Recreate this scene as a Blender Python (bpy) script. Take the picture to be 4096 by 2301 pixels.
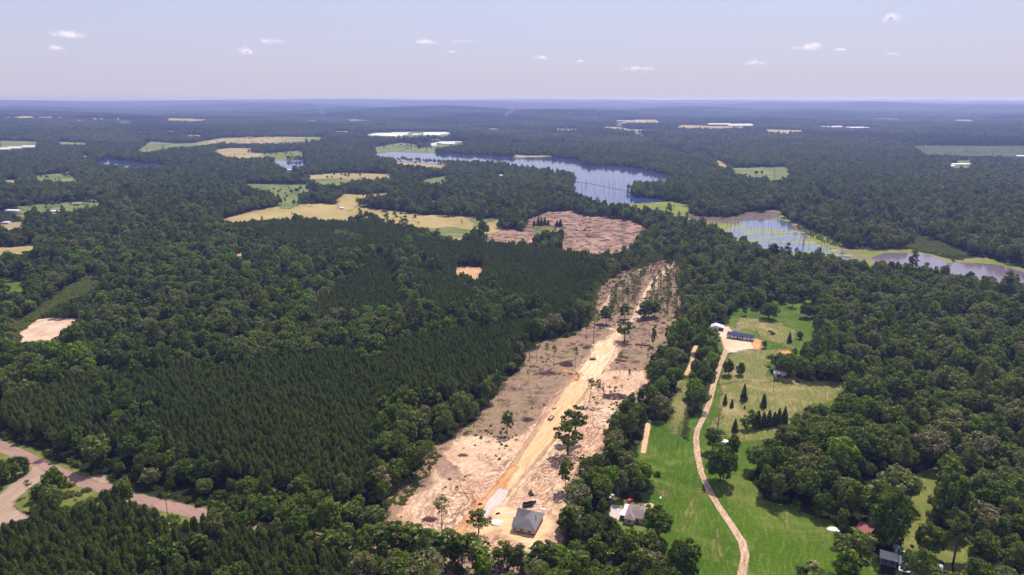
import bpy, math, random
import numpy as np

C = bpy.context.scene
for o in list(bpy.data.objects):
    bpy.data.objects.remove(o)
R = math.radians
rng = np.random.default_rng(7)
random.seed(7)

# ------------------------------------------------------------------ camera, sky, sun, exposure
H = 200.0                      # height of the drone
F_ = 2800.0                    # focal length in photo pixels (4096 wide)
CX, CY = 2048.0, 1150.5
PITCH = math.atan((CY - 393) / F_)
cam = bpy.data.objects.new('camera', bpy.data.cameras.new('camera'))
C.collection.objects.link(cam)
cam.location = (0, 0, H)
cam.rotation_euler = (R(90) - PITCH, 0, 0)
cam.data.sensor_width = 36
cam.data.lens = F_ * 36 / 4096
cam.data.clip_start = 1
cam.data.clip_end = 120000
C.camera = cam

SUN_EL, SUN_AZ = R(58), R(28)          # azimuth clockwise from +Y (ahead and to the right)
w = bpy.data.worlds.new("World")
C.world = w
w.use_nodes = True
nt = w.node_tree
nt.nodes.clear()
sky = nt.nodes.new('ShaderNodeTexSky')
sky.sky_type = 'NISHITA'
sky.sun_disc = False
sky.sun_elevation = SUN_EL
sky.sun_rotation = SUN_AZ
sky.altitude = 200
sky.air_density = 1.0
sky.dust_density = 1.2
sky.ozone_density = 2.0
bg = nt.nodes.new('ShaderNodeBackground')
bg.inputs[1].default_value = 0.13
wo = nt.nodes.new('ShaderNodeOutputWorld')
# a thin pale veil low in the sky, as on a humid summer noon
tc = nt.nodes.new('ShaderNodeTexCoord'); sep = nt.nodes.new('ShaderNodeSeparateXYZ'); nt.links.new(tc.outputs['Generated'], sep.inputs[0])
vr = nt.nodes.new('ShaderNodeMapRange'); nt.links.new(sep.outputs['Z'], vr.inputs[0])
for k_, v_ in ((1, 0.0), (2, 0.32), (3, .95), (4, .55)): vr.inputs[k_].default_value = v_
vc = nt.nodes.new('ShaderNodeMapRange'); nt.links.new(sep.outputs['Z'], vc.inputs[0])
for k_, v_ in ((1, 0.0), (2, 0.17), (3, 0), (4, 1)): vc.inputs[k_].default_value = v_
vm = nt.nodes.new('ShaderNodeMix'); vm.data_type = 'RGBA'; nt.links.new(vc.outputs[0], vm.inputs[0])
vm.inputs[6].default_value = (4.3, 4.0, 5.0, 1); vm.inputs[7].default_value = (3.95, 4.25, 6.1, 1)
mx = nt.nodes.new('ShaderNodeMix'); mx.data_type = 'RGBA'; nt.links.new(vr.outputs[0], mx.inputs[0])
nt.links.new(sky.outputs[0], mx.inputs[6]); nt.links.new(vm.outputs[2], mx.inputs[7])
nt.links.new(mx.outputs[2], bg.inputs[0])
nt.links.new(bg.outputs[0], wo.inputs[0])
sun = bpy.data.objects.new('sun', bpy.data.lights.new('sun', 'SUN'))
C.collection.objects.link(sun)
sun.data.energy = 5.0
sun.data.angle = R(0.53)
sun.data.color = (1.0, 0.93, 0.84)
from mathutils import Vector
sun.rotation_euler = Vector((math.sin(SUN_AZ) * math.cos(SUN_EL), math.cos(SUN_AZ) * math.cos(SUN_EL), math.sin(SUN_EL))).to_track_quat('Z', 'Y').to_euler()
C.view_settings.view_transform = 'Standard'
C.view_settings.look = 'None'
C.view_settings.exposure = 0.15
C.view_settings.gamma = 1
C.cycles.use_denoising = True
C.cycles.max_bounces = 5
C.cycles.diffuse_bounces = 2
C.cycles.transmission_bounces = 3
C.cycles.transparent_max_bounces = 32
C.cycles.volume_bounces = 0
C.cycles.use_adaptive_sampling = True
C.cycles.sample_clamp_indirect = 4

# ------------------------------------------------------------------ from photo pixels to places on the ground
S = 1400 / 2576
ORG = {'A': (0, 0), 'B': (1350, 300), 'D': (2696, 300), 'G': (0, 750), 'J': (1350, 750), 'K': (2696, 750),
       'L': (0, 1521), 'M': (1350, 1521), 'N': (2696, 1521)}

def px(tag, x, y):
    """crop coordinates -> photo pixels (4096 wide); tag F = coordinates in the 2576 wide view"""
    if tag == 'F':
        return x * 4096 / 2576, y * 4096 / 2576
    if tag == 'P':
        return x, y
    o = ORG[tag]
    return o[0] + x * S, o[1] + y * S

def PX(spec):
    """'F 10,20 30,40 M 5,6' -> list of photo pixels"""
    out, tag = [], 'F'
    for t in spec.split():
        if t in ORG or t in 'FP':
            tag = t
        else:
            a, b = t.split(',')
            out.append(px(tag, float(a), float(b)))
    return np.array(out)

def hfun(x, y):
    """gently rolling country, flat near the camera"""
    x = np.asarray(x, float); y = np.asarray(y, float)
    d = np.hypot(x, y)
    a = np.clip((d - 2900) / 6000, 0, 1) ** 1.3 * 48
    n = (np.sin(x / 1900 + 1.3) * np.cos(y / 1500 + .4) + .6 * np.sin(x / 830 + y / 1250 + 2) + .35 * np.sin(x / 390 - y / 610) + .5 * np.sin(y / 2100 + x / 5200))
    h = a * np.clip(n + .55, 0, 3)
    b = np.clip((d - 12000) / 14000, 0, 1)
    h = h * (1 - .6 * b) + b * (112 + 24 * np.sin(x / 5200 + 2.2) + 13 * np.sin(x / 2100 + y / 5200) + 9 * np.sin(y / 2600))
    return np.minimum(h, 178)

def G(pxs, z=0.0):
    """photo pixels -> world ground points"""
    p = np.atleast_2d(np.asarray(pxs, float))
    a = (p[:, 0] - CX) / F_
    b = (p[:, 1] - CY) / F_
    dx = a
    dy = math.cos(PITCH) - b * math.sin(PITCH)
    dz = -math.sin(PITCH) - b * math.cos(PITCH)
    zz = np.full(len(p), float(z))
    for _ in range(6):
        t = (zz - H) / dz
        zz = z + hfun(dx * t, dy * t)
    t = (zz - H) / dz
    return np.stack([dx * t, dy * t], 1)

def g1(tag, x, y, z=0.0):
    q = G([px(tag, x, y)], z)[0]
    return float(q[0]), float(q[1])

def PROJ(x, y, z):
    d = y * math.cos(PITCH) - (z - H) * math.sin(PITCH)
    u = y * math.sin(PITCH) + (z - H) * math.cos(PITCH)
    d = np.maximum(d, 1e-3)
    return CX + F_ * x / d, CY - F_ * u / d

def height_at(x, y, ytop):
    lo, hi = 0.0, 90.0
    for _ in range(40):
        m = (lo + hi) / 2
        if PROJ(x, y, m)[1] > ytop: lo = m
        else: hi = m
    return lo

def inside(poly, x, y):
    x = np.asarray(x); y = np.asarray(y)
    r = np.zeros(x.shape, bool)
    n = len(poly)
    j = n - 1
    for i in range(n):
        xi, yi = poly[i]; xj, yj = poly[j]
        if yi != yj:
            c = ((yi > y) != (yj > y)) & (x < (xj - xi) * (y - yi) / (yj - yi) + xi)
            r ^= c
        j = i
    return r

def seg_dist(pts, x, y, closed=False):
    d = np.full(x.shape, 1e9)
    n = len(pts)
    for i in range(n if closed else n - 1):
        ax, ay = pts[i]; bx, by = pts[(i + 1) % n]
        vx, vy = bx - ax, by - ay
        t = np.clip(((x - ax) * vx + (y - ay) * vy) / (vx * vx + vy * vy + 1e-9), 0, 1)
        d = np.minimum(d, np.hypot(x - ax - t * vx, y - ay - t * vy))
    return d

def sdist(poly, x, y):
    d = seg_dist(poly, x, y, True)
    return np.where(inside(poly, x, y), d, -d)

# ------------------------------------------------------------------ node helpers
def new_mat(name):
    m = bpy.data.materials.new(name)
    m.use_nodes = True
    m.node_tree.nodes.clear()
    return m

class NT:
    def __init__(s, m):
        s.t = m.node_tree if hasattr(m, 'node_tree') else m
        s.n = s.t.nodes
    def add(s, typ, **k):
        n = s.n.new('ShaderNode' + typ)
        for a, b in k.items():
            setattr(n, a, b)
        return n
    def put(s, n, key, v):
        i = n.inputs[key]
        if hasattr(v, 'is_output') or isinstance(v, bpy.types.NodeSocket):
            s.t.links.new(v, i)
        else:
            i.default_value = v
    def pos(s, scale=(1, 1, 1), rot=0.0):
        g = s.add('NewGeometry')
        m = s.add('Mapping')
        s.put(m, 'Vector', g.outputs['Position'])
        m.inputs['Scale'].default_value = scale
        m.inputs['Rotation'].default_value = (0, 0, rot)
        return m.outputs[0]
    def noise(s, scale, detail=5, rough=.55, dist=0.0, vec=None, out='Fac'):
        n = s.add('TexNoise')
        s.put(n, 'Vector', vec if vec is not None else s.pos())
        s.put(n, 'Scale', scale); s.put(n, 'Detail', detail); s.put(n, 'Roughness', rough); s.put(n, 'Distortion', dist)
        return n.outputs[out]
    def ramp(s, fac, stops, interp='LINEAR'):
        r = s.add('ValToRGB')
        r.color_ramp.interpolation = interp
        e = r.color_ramp.elements
        while len(e) < len(stops): e.new(.5)
        for i, (p, c) in enumerate(stops):
            e[i].position = p
            e[i].color = (c[0], c[1], c[2], 1) if hasattr(c, '__len__') else (c, c, c, 1)
        s.put(r, 0, fac)
        return r.outputs[0]
    def mix(s, fac, a, b, mode='MIX'):
        m = s.add('Mix', data_type='RGBA', blend_type=mode)
        s.put(m, 0, fac)
        for k, v in ((6, a), (7, b)):
            if isinstance(v, tuple): m.inputs[k].default_value = (*v, 1)[:4]
            else: s.put(m, k, v)
        return m.outputs[2]
    def math(s, op, a, b=0.0, c=0.0, clamp=False):
        m = s.add('Math', operation=op, use_clamp=clamp)
        s.put(m, 0, a); s.put(m, 1, b)
        if op in ('MULTIPLY_ADD', 'SMOOTH_MIN'): s.put(m, 2, c)
        return m.outputs[0]
    def out(s, sh, vol=None):
        o = s.add('OutputMaterial')
        if sh is not None: s.t.links.new(sh, o.inputs[0])
        if vol is not None: s.t.links.new(vol, o.inputs[1])

def simple_mat(name, col, rough=.7, metal=0.0, var=.25, scale=1.5, spec=.3, bump=0.0):
    m = new_mat(name); t = NT(m)
    n = t.noise(scale, 6, .6, vec=t.add('TexCoord').outputs['Object'])
    c = t.mix(n, tuple(x * (1 - var) for x in col), tuple(min(1, x * (1 + var)) for x in col))
    b = t.add('BsdfPrincipled')
    t.put(b, 'Base Color', c); t.put(b, 'Roughness', rough); t.put(b, 'Metallic', metal)
    t.put(b, 'Specular IOR Level', spec)
    if bump:
        bp = t.add('Bump'); t.put(bp, 'Strength', bump); t.put(bp, 'Height', n)
        t.put(b, 'Normal', bp.outputs[0])
    t.out(b.outputs[0])
    return m

def ground_mat(name, colfun, edge_amp=6.0, edge_scale=.08, soft=2.0, rough=.95, bump=None):
    """ground sheet with a ragged border: vertex attribute 'edge' = metres inside the outline"""
    m = new_mat(name); t = NT(m)
    col = colfun(t)
    b = t.add('BsdfPrincipled')
    t.put(b, 'Base Color', col); t.put(b, 'Roughness', rough); t.put(b, 'Specular IOR Level', .1)
    if bump:
        bp = t.add('Bump'); t.put(bp, 'Strength', bump[1]); t.put(bp, 'Distance', bump[2]); t.put(bp, 'Height', t.noise(bump[0], 6, .65, 1.0))
        t.put(b, 'Normal', bp.outputs[0])
    e = t.add('Attribute', attribute_name='edge')
    n = t.noise(edge_scale, 5, .7)
    v = t.math('MULTIPLY_ADD', t.math('SUBTRACT', n, .5), edge_amp * 2.2, e.outputs['Fac'])
    a = t.math('MULTIPLY_ADD', v, 1.0 / soft, .5, clamp=True)
    tr = t.add('BsdfTransparent')
    mx = t.add('MixShader')
    t.put(mx, 0, a); t.put(mx, 1, tr.outputs[0]); t.put(mx, 2, b.outputs[0])
    t.out(mx.outputs[0])
    return m

# ------------------------------------------------------------------ object helpers
def tag(o, label=None, cat=None, group=None, kind=None):
    if label: o['label'] = label
    if cat: o['category'] = cat
    if group: o['group'] = group
    if kind: o['kind'] = kind
    return o

def link(o, parent=None):
    C.collection.objects.link(o)
    if parent: o.parent = parent
    return o

def empty(name, loc, rz=0.0, label=None, cat=None, group=None):
    o = bpy.data.objects.new(name, None)
    o.location = loc; o.rotation_euler = (0, 0, rz); o.empty_display_size = .5
    link(o)
    return tag(o, label, cat, group)

def np_mesh(name, V, Fq, mats=(), mi=None, smooth=False):
    """V (n,3); Fq = list of face arrays each (k,m) with equal m"""
    me = bpy.data.meshes.new(name)
    V = np.asarray(V, np.float32)
    me.vertices.add(len(V)); me.vertices.foreach_set('co', V.ravel())
    loops = np.concatenate([f.ravel() for f in Fq]).astype(np.int32)
    tot = np.concatenate([np.full(len(f), f.shape[1], np.int32) for f in Fq])
    start = np.concatenate([[0], np.cumsum(tot)[:-1]]).astype(np.int32)
    me.loops.add(len(loops)); me.loops.foreach_set('vertex_index', loops)
    me.polygons.add(len(tot)); me.polygons.foreach_set('loop_start', start)
    me.polygons.foreach_set('loop_total', tot)
    if mi is not None: me.polygons.foreach_set('material_index', np.asarray(mi, np.int32))
    if smooth: me.polygons.foreach_set('use_smooth', np.ones(len(tot), bool))
    for m in mats: me.materials.append(m)
    me.update(calc_edges=True)
    return me

class MB:
    """collects boxes, tubes and polygons into one mesh"""
    def __init__(s): s.v = []; s.f = []
    def poly(s, pts):
        n = len(s.v); s.v += [tuple(p) for p in pts]; s.f.append(tuple(range(n, n + len(pts)))); return s
    def box(s, x0, x1, y0, y1, z0, z1, rz=0.0, at=(0, 0, 0)):
        n = len(s.v)
        c, sn = math.cos(rz), math.sin(rz)
        for z in (z0, z1):
            for x, y in ((x0, y0), (x1, y0), (x1, y1), (x0, y1)):
                s.v.append((at[0] + c * x - sn * y, at[1] + sn * x + c * y, at[2] + z))
        for q in ((3, 2, 1, 0), (4, 5, 6, 7), (0, 1, 5, 4), (1, 2, 6, 5), (2, 3, 7, 6), (3, 0, 4, 7)):
            s.f.append(tuple(n + i for i in q))
        return s
    def tube(s, pts, rad, seg=7):
        pts = [Vector(p) for p in pts]
        if not hasattr(rad, '__len__'): rad = [rad] * len(pts)
        n = len(s.v)
        for i, p in enumerate(pts):
            d = (pts[min(i + 1, len(pts) - 1)] - pts[max(i - 1, 0)])
            d = d.normalized() if d.length > 1e-6 else Vector((0, 0, 1))
            a = d.cross(Vector((0, 0, 1)) if abs(d.z) < .9 else Vector((1, 0, 0))).normalized()
            b = d.cross(a)
            for k in range(seg):
                t = 2 * math.pi * k / seg
                s.v.append(tuple(p + (a * math.cos(t) + b * math.sin(t)) * rad[i]))
        for i in range(len(pts) - 1):
            for k in range(seg):
                q = n + i * seg
                s.f.append((q + k, q + (k + 1) % seg, q + seg + (k + 1) % seg, q + seg + k))
        s.f.append(tuple(n + k for k in range(seg))[::-1])
        s.f.append(tuple(n + (len(pts) - 1) * seg + k for k in range(seg)))
        return s
    def blob(s, c, r, sub=2, amp=.25, seed=0, flat=1.0):
        """lumpy mound / ball"""
        import bmesh
        bm = bmesh.new(); bmesh.ops.create_icosphere(bm, subdivisions=sub, radius=1)
        rr = random.Random(seed); ph = [(rr.uniform(-3, 3), rr.uniform(-3, 3), rr.uniform(-3, 3), rr.uniform(0, 6)) for _ in range(7)]
        n = len(s.v)
        for v in bm.verts:
            q = v.co
            k = 1 + amp * sum(math.sin(a * q.x * 1.6 + b * q.y * 1.6 + cc * q.z * 1.6 + d) for a, b, cc, d in ph) / 3
            s.v.append((c[0] + q.x * r[0] * k, c[1] + q.y * r[1] * k, c[2] + q.z * r[2] * k * flat))
        for f in bm.faces: s.f.append(tuple(n + v.index for v in f.verts))
        bm.free(); return s
    def mesh(s, name, mat, smooth=False):
        me = bpy.data.meshes.new(name); me.from_pydata(s.v, [], s.f)
        if smooth: me.polygons.foreach_set('use_smooth', [True] * len(me.polygons))
        if mat: me.materials.append(mat)
        me.update(); return me
    def build(s, name, mat, parent=None, smooth=False):
        return link(bpy.data.objects.new(name, s.mesh(name, mat, smooth)), parent)

def copy_tree(o, parent=None):
    c = o.copy(); C.collection.objects.link(c); c.parent = parent
    for ch in list(o.children): copy_tree(ch, c)
    return c

# ------------------------------------------------------------------ ground
def forest_floor(t):
    n1 = t.noise(.02, 6, .6); n2 = t.noise(.0012, 7, .6, .6)
    c = t.ramp(n1, [(.3, (.012, .016, .007)), (.5, (.022, .03, .011)), (.7, (.045, .045, .02))])
    c2 = t.ramp(n2, [(.35, (.6, .6, .6)), (.55, (1, 1, 1)), (.7, (1.5, 1.5, 1.35))])
    return t.mix(1.0, c, c2, 'MULTIPLY')
gm = new_mat('forest_floor'); t = NT(gm)
b = t.add('BsdfPrincipled'); t.put(b, 'Base Color', forest_floor(t)); t.put(b, 'Roughness', 1.0); t.put(b, 'Specular IOR Level', .05)
t.out(b.outputs[0])
rad = np.concatenate([[0, 60], np.geomspace(120, 39500, 190)])
ang = np.linspace(0, 2 * math.pi, 361)[:-1]
RR, AA = np.meshgrid(rad, ang, indexing='ij')
X = RR * np.sin(AA); Y = RR * np.cos(AA)
V = np.stack([X, Y, hfun(X, Y)], -1).reshape(-1, 3)
na = len(ang)
i, j = np.meshgrid(np.arange(len(rad) - 1), np.arange(na), indexing='ij')
Fq = np.stack([i * na + j, i * na + (j + 1) % na, (i + 1) * na + (j + 1) % na, (i + 1) * na + j], -1).reshape(-1, 4)[:, ::-1]
tag(link(bpy.data.objects.new('ground', np_mesh('ground', V, [Fq], [gm], smooth=True))), 'dark forest floor reaching to the horizon', 'ground', kind='structure')

NZ = [0]
def patch(name, polys, mat, label, cat='field', kind='structure', ext=False, line=None, width=0, feather=None, cell=None, lift=None):
    """sheet on the ground bounded by outlines traced in the photo; edge attribute carries metres inside"""
    NZ[0] += 1
    wp = [G(PX(p)) for p in polys] if polys else []
    ln = [G(PX(l)) for l in line] if line else []
    allp = np.concatenate(wp + ln)
    dist = np.hypot(*allp.mean(0))
    feather = feather if feather is not None else 10
    m = feather + width
    lo = allp.min(0) - m; hi = allp.max(0) + m
    if ext: lo = np.minimum(lo, lo / 1.08)
    if cell is None: cell = max(1.0, min((hi - lo).max() / 90, 12))
    nx, ny = (np.ceil((hi - lo) / cell).astype(int) + 1)
    gx, gy = np.meshgrid(lo[0] + np.arange(nx) * cell, lo[1] + np.arange(ny) * cell, indexing='ij')
    d = np.full(gx.shape, -1e9)
    for p in wp:
        for k in ((1, 1.04, 1.08) if ext else (1,)):
            d = np.maximum(d, sdist(p, gx * k, gy * k))
    for l in ln:
        d = np.maximum(d, width / 2 - seg_dist(l, gx, gy))
    z = hfun(gx, gy) + (lift if lift is not None else .004 * NZ[0] + .02 + np.maximum(0, np.hypot(gx, gy) - 2500) * .0015)
    V = np.stack([gx, gy, z], -1).reshape(-1, 3)
    i, j = np.meshgrid(np.arange(nx - 1), np.arange(ny - 1), indexing='ij')
    ok = (np.maximum(np.maximum(d[:-1, :-1], d[1:, :-1]), np.maximum(d[:-1, 1:], d[1:, 1:])) > -feather).ravel()
    q = np.stack([i * ny + j, (i + 1) * ny + j, (i + 1) * ny + j + 1, i * ny + j + 1], -1).reshape(-1, 4)[ok]
    used, inv = np.unique(q, return_inverse=True)
    me = np_mesh(name, V[used], [inv.reshape(-1, 4)], [mat])
    a = me.attributes.new('edge', 'FLOAT', 'POINT')
    a.data.foreach_set('value', d.ravel()[used].astype(np.float32))
    return tag(link(bpy.data.objects.new(name, me)), label, cat, kind=kind)
# ------------------------------------------------------------------ ground materials
def warp_streak(t, warp=14.0, wscale=.03, sx=1.6, sy=.12, rot=.5, detail=4):
    """curved streaks: tyre and blade marks"""
    p = t.pos()
    n = t.add('TexNoise'); t.put(n, 'Vector', p); t.put(n, 'Scale', wscale); t.put(n, 'Detail', 2)
    v = t.add('VectorMath', operation='MULTIPLY_ADD')
    t.t.links.new(n.outputs['Color'], v.inputs[0]); v.inputs[1].default_value = (warp,) * 3; t.t.links.new(p, v.inputs[2])
    m0 = t.add('Mapping'); t.t.links.new(v.outputs[0], m0.inputs[0]); m0.inputs['Rotation'].default_value = (0, 0, rot)
    m = t.add('Mapping'); t.t.links.new(m0.outputs[0], m.inputs[0]); m.inputs['Scale'].default_value = (sx, sy, 1)
    return t.noise(1.0, detail, .65, .3, vec=m.outputs[0])

def scraped(base, pale, dark, amt=.5):
    def f(t):
        c = t.mix(t.ramp(t.noise(.035, 5, .6), [(.35, 0), (.65, 1)]), base, pale)
        s1 = t.ramp(warp_streak(t, 45, .02, .75, .12, .5), [(.46, 1), (.54, 0)])
        s2 = t.ramp(warp_streak(t, 34, .035, 1.1, .16, 1.9), [(.42, 1), (.5, 0)])
        big = t.ramp(t.noise(.022, 4, .6), [(.32, .3), (.6, 1)])
        k = t.math('MULTIPLY', t.math('MAXIMUM', s1, s2), t.math('MULTIPLY', big, amt), clamp=True)
        c = t.mix(k, c, dark)
        sp = t.ramp(t.noise(.9, 6, .75), [(.55, 0), (.68, 1)])
        return t.mix(t.math('MULTIPLY', sp, .45), c, tuple(x * .55 for x in dark))
    return f

def debris(t):
    c = t.mix(t.ramp(t.noise(.05, 6, .65), [(.35, 0), (.65, 1)]), (.18, .105, .07), (.33, .205, .14))
    st = t.ramp(warp_streak(t, 30, .05, 1.2, .35, 1.2, 6), [(.42, 0), (.6, 1)])
    c = t.mix(t.math('MULTIPLY', st, .6), c, (.48, .325, .235))
    d = t.ramp(t.noise(.5, 7, .75), [(.5, 0), (.62, 1)])
    c = t.mix(t.math('MULTIPLY', d, .45), c, (.12, .07, .055))
    g = t.ramp(t.noise(.05, 7, .78), [(.47, 0), (.58, 1)])
    return t.mix(t.math('MULTIPLY', g, .55), c, (.115, .12, .035))

def grass(a, b_, tan, tanamt=.4, streak=.25, scale=.03):
    def f(t):
        c = t.mix(t.ramp(t.noise(scale, 6, .6), [(.3, 0), (.7, 1)]), a, b_)
        k = t.ramp(t.noise(scale * .8 + .01, 7, .72, .8), [(.5, 0), (.68, 1)])
        c = t.mix(t.math('MULTIPLY', k, tanamt), c, tan)
        s = t.ramp(warp_streak(t, 20, .02, .8, .08, .3), [(.5, 0), (.65, 1)])
        c = t.mix(t.math('MULTIPLY', s, streak), c, tan)
        fn = t.ramp(t.noise(.7, 5, .7), [(.3, .72), (.7, 1.2)])
        return t.mix(1.0, c, fn, 'MULTIPLY')
    return f

def dirt(base, pale, dark, rot=.45, amt=.5):
    def f(t):
        c = t.mix(t.ramp(t.noise(.05, 5, .6), [(.35, 0), (.65, 1)]), base, pale)
        s = t.ramp(warp_streak(t, 6, .03, .9, .045, rot), [(.42, 1), (.52, 0)])
        c = t.mix(t.math('MULTIPLY', s, amt), c, dark)
        fn = t.ramp(t.noise(1.5, 5, .7), [(.3, .85), (.7, 1.12)])
        return t.mix(1.0, c, fn, 'MULTIPLY')
    return f

M = {}
ROT = .36
M['debris'] = ground_mat('logging_debris_ground', debris, 8, .06, 3, bump=(.4, .8, .6))
def cut(t):
    c = t.mix(t.ramp(t.noise(.02, 6, .65), [(.35, 0), (.65, 1)]), (.22, .12, .09), (.36, .22, .165))
    st = t.ramp(warp_streak(t, 60, .02, .5, .2, 1.3, 6), [(.45, 0), (.6, 1)])
    c = t.mix(t.math('MULTIPLY', st, .5), c, (.44, .29, .22))
    d = t.ramp(t.noise(.06, 7, .75, .6), [(.5, 0), (.62, 1)])
    return t.mix(t.math('MULTIPLY', d, .75), c, (.13, .085, .06))
M['cut'] = ground_mat('clear_cut_ground', cut, 10, .05, 4)
M['pool'] = None
M['sand'] = ground_mat('scraped_sand', scraped((.66, .40, .25), (.78, .55, .38), (.27, .15, .10), 1.0), 9, .05, 4, bump=(.5, .7, .35))
M['road_tan'] = ground_mat('tan_road', dirt((.62, .38, .20), (.72, .48, .28), (.42, .24, .12), ROT, .6), 1.6, .2, 1.5)
M['road_pale'] = ground_mat('pale_road', dirt((.68, .46, .27), (.80, .59, .39), (.42, .25, .14), ROT, .7), 2.5, .15, 2)
M['gravel'] = ground_mat('grey_gravel', dirt((.50, .42, .38), (.60, .51, .46), (.42, .32, .27), ROT, .5), 1.5, .3, 1)
M['orange'] = ground_mat('orange_clay', dirt((.55, .25, .10), (.68, .37, .17), (.38, .15, .06), ROT, .6), 3.5, .15, 2.5)
M['pad'] = ground_mat('yellow_sand', dirt((.68, .40, .21), (.78, .54, .35), (.5, .28, .12), 1.4, .35), 6, .08, 5)
M['ditch'] = ground_mat('brown_bank', dirt((.38, .21, .14), (.52, .33, .22), (.22, .12, .08), ROT, .8), 1.5, .2, 1.2)
M['trail'] = ground_mat('sandy_trail', dirt((.52, .35, .25), (.68, .50, .38), (.33, .2, .14), .45, .6), 3, .12, 2)
M['drive'] = ground_mat('gravel_drive', dirt((.55, .34, .20), (.68, .46, .30), (.3, .21, .1), 0, .3), .7, .5, .6)
M['yard'] = ground_mat('pale_yard', scraped((.62, .43, .30), (.76, .58, .44), (.4, .28, .18), .35), 5, .1, 3)
M['asphalt'] = ground_mat('worn_paving', dirt((.29, .175, .14), (.36, .225, .185), (.22, .13, .105), 2.06, .45), .8, .4, .5)
M['dirtroad'] = ground_mat('brown_gravel_road', dirt((.33, .23, .17), (.42, .30, .23), (.24, .16, .12), .2, .5), 2, .2, 1.5)
M['grass'] = ground_mat('pasture_grass', grass((.032, .082, .004), (.072, .130, .007), (.23, .22, .06), .55, .35, .018), 4, .1, 1.5)
M['grass_dry'] = ground_mat('dry_grass', grass((.10, .13, .022), (.18, .17, .05), (.42, .29, .17), .75, .5, .03), 6, .06, 3)
M['grass_mid'] = ground_mat('mown_grass', grass((.10, .13, .022), (.16, .17, .04), (.30, .25, .10), .5, .4), 3, .1, 1.5)
M['hay'] = ground_mat('hay_field', grass((.32, .235, .10), (.44, .33, .15), (.22, .21, .06), .8, .7, .010), 12, .04, 8)
M['green_field'] = ground_mat('green_field', grass((.085, .13, .028), (.14, .175, .05), (.30, .27, .12), .8, .5, .008), 16, .03, 12)
M['tan_field'] = ground_mat('tan_field', grass((.30, .22, .11), (.40, .30, .17), (.22, .22, .08), .8, .6, .007), 16, .03, 12)
M['clay'] = ground_mat('bare_clay', dirt((.50, .27, .14), (.60, .36, .21), (.28, .22, .10), .9, .7), 8, .06, 3)
def marsh(t):
    c = grass((.11, .155, .015), (.22, .25, .025), (.24, .19, .10), .7, .4, .02)(t)
    k = t.ramp(t.noise(1, 6, .7, .5, vec=t.pos((.006, .016, 1))), [(.51, 0), (.60, 1)])
    return t.mix(t.math('MULTIPLY', k, .75), c, (.19, .13, .12))
M['marsh'] = ground_mat('marsh_plants', marsh, 10, .05, 4)
M['mud'] = ground_mat('dark_mud', scraped((.10, .065, .05), (.15, .10, .08), (.05, .03, .03), .6), 6, .06, 3, rough=.5)
M['young'] = ground_mat('young_pines_ground', grass((.05, .075, .025), (.08, .105, .04), (.12, .12, .06), .5, .3, .008), 10, .02, 4)
M['shrub'] = ground_mat('shrub_ground', grass((.04, .085, .012), (.075, .13, .02), (.12, .12, .04), .4, .2, .05), 5, .08, 2)

def water_mat(name, col, rough=.06, tint=.5):
    m = new_mat(name); t = NT(m)
    b = t.add('BsdfPrincipled')
    c = t.mix(t.noise(.01, 4, .6), col, tuple(x * 1.5 for x in col))
    t.put(b, 'Base Color', c); t.put(b, 'Roughness', rough); t.put(b, 'IOR', 1.5); t.put(b, 'Specular IOR Level', tint)
    bp = t.add('Bump'); t.put(bp, 'Strength', .25); t.put(bp, 'Distance', .12)
    t.put(bp, 'Height', t.noise(.5, 4, .6, vec=t.pos((.5, 1.5, 1)))); t.put(b, 'Normal', bp.outputs[0])
    e = t.add('Attribute', attribute_name='edge'); n = t.noise(.04, 5, .7)
    a = t.math('GREATER_THAN', t.math('MULTIPLY_ADD', t.math('SUBTRACT', n, .5), 12.0, e.outputs['Fac']), 0)
    tr = t.add('BsdfTransparent'); mx = t.add('MixShader')
    t.put(mx, 0, a); t.put(mx, 1, tr.outputs[0]); t.put(mx, 2, b.outputs[0]); t.out(mx.outputs[0])
    return m
M['pool'] = water_mat('marsh_water', (.10, .11, .19), .08, .6)
M['water'] = water_mat('lake_water', (.03, .045, .12))
M['murky'] = water_mat('shallow_water', (.13, .095, .125), .12, .6)

# lily pads: a water sheet shows through holes of the plant sheet
def pads():
    m = new_mat('lily_pads'); t = NT(m)
    b = t.add('BsdfPrincipled')
    c = t.mix(t.noise(.05, 5, .6), (.13, .19, .012), (.26, .28, .04))
    c = t.mix(t.ramp(t.noise(.25, 5, .7), [(.5, 0), (.6, 1)]), c, (.16, .10, .09))
    t.put(b, 'Base Color', c); t.put(b, 'Roughness', .8)
    e = t.add('Attribute', attribute_name='edge')
    n = t.noise(1, 8, .72, .8, vec=t.pos((.022, .045, 1)))
    a = t.math('GREATER_THAN', t.math('MULTIPLY_ADD', t.math('SUBTRACT', n, .51), 60.0, t.math('MINIMUM', e.outputs['Fac'], 0.0)), 0)
    tr = t.add('BsdfTransparent'); mx = t.add('MixShader')
    t.put(mx, 0, a); t.put(mx, 1, tr.outputs[0]); t.put(mx, 2, b.outputs[0]); t.out(mx.outputs[0])
    return m
M['pads'] = pads()

# ------------------------------------------------------------------ outlines traced in the photo
CLR = []                      # outlines no wood may cover (visible open ground)
def area(name, spec, mat, label, clear=True, ext=True, cat='field', **k):
    if clear: CLR.append(PX(spec))
    return patch(name, [spec], M[mat], label, cat, ext=ext and clear, **k)

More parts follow.
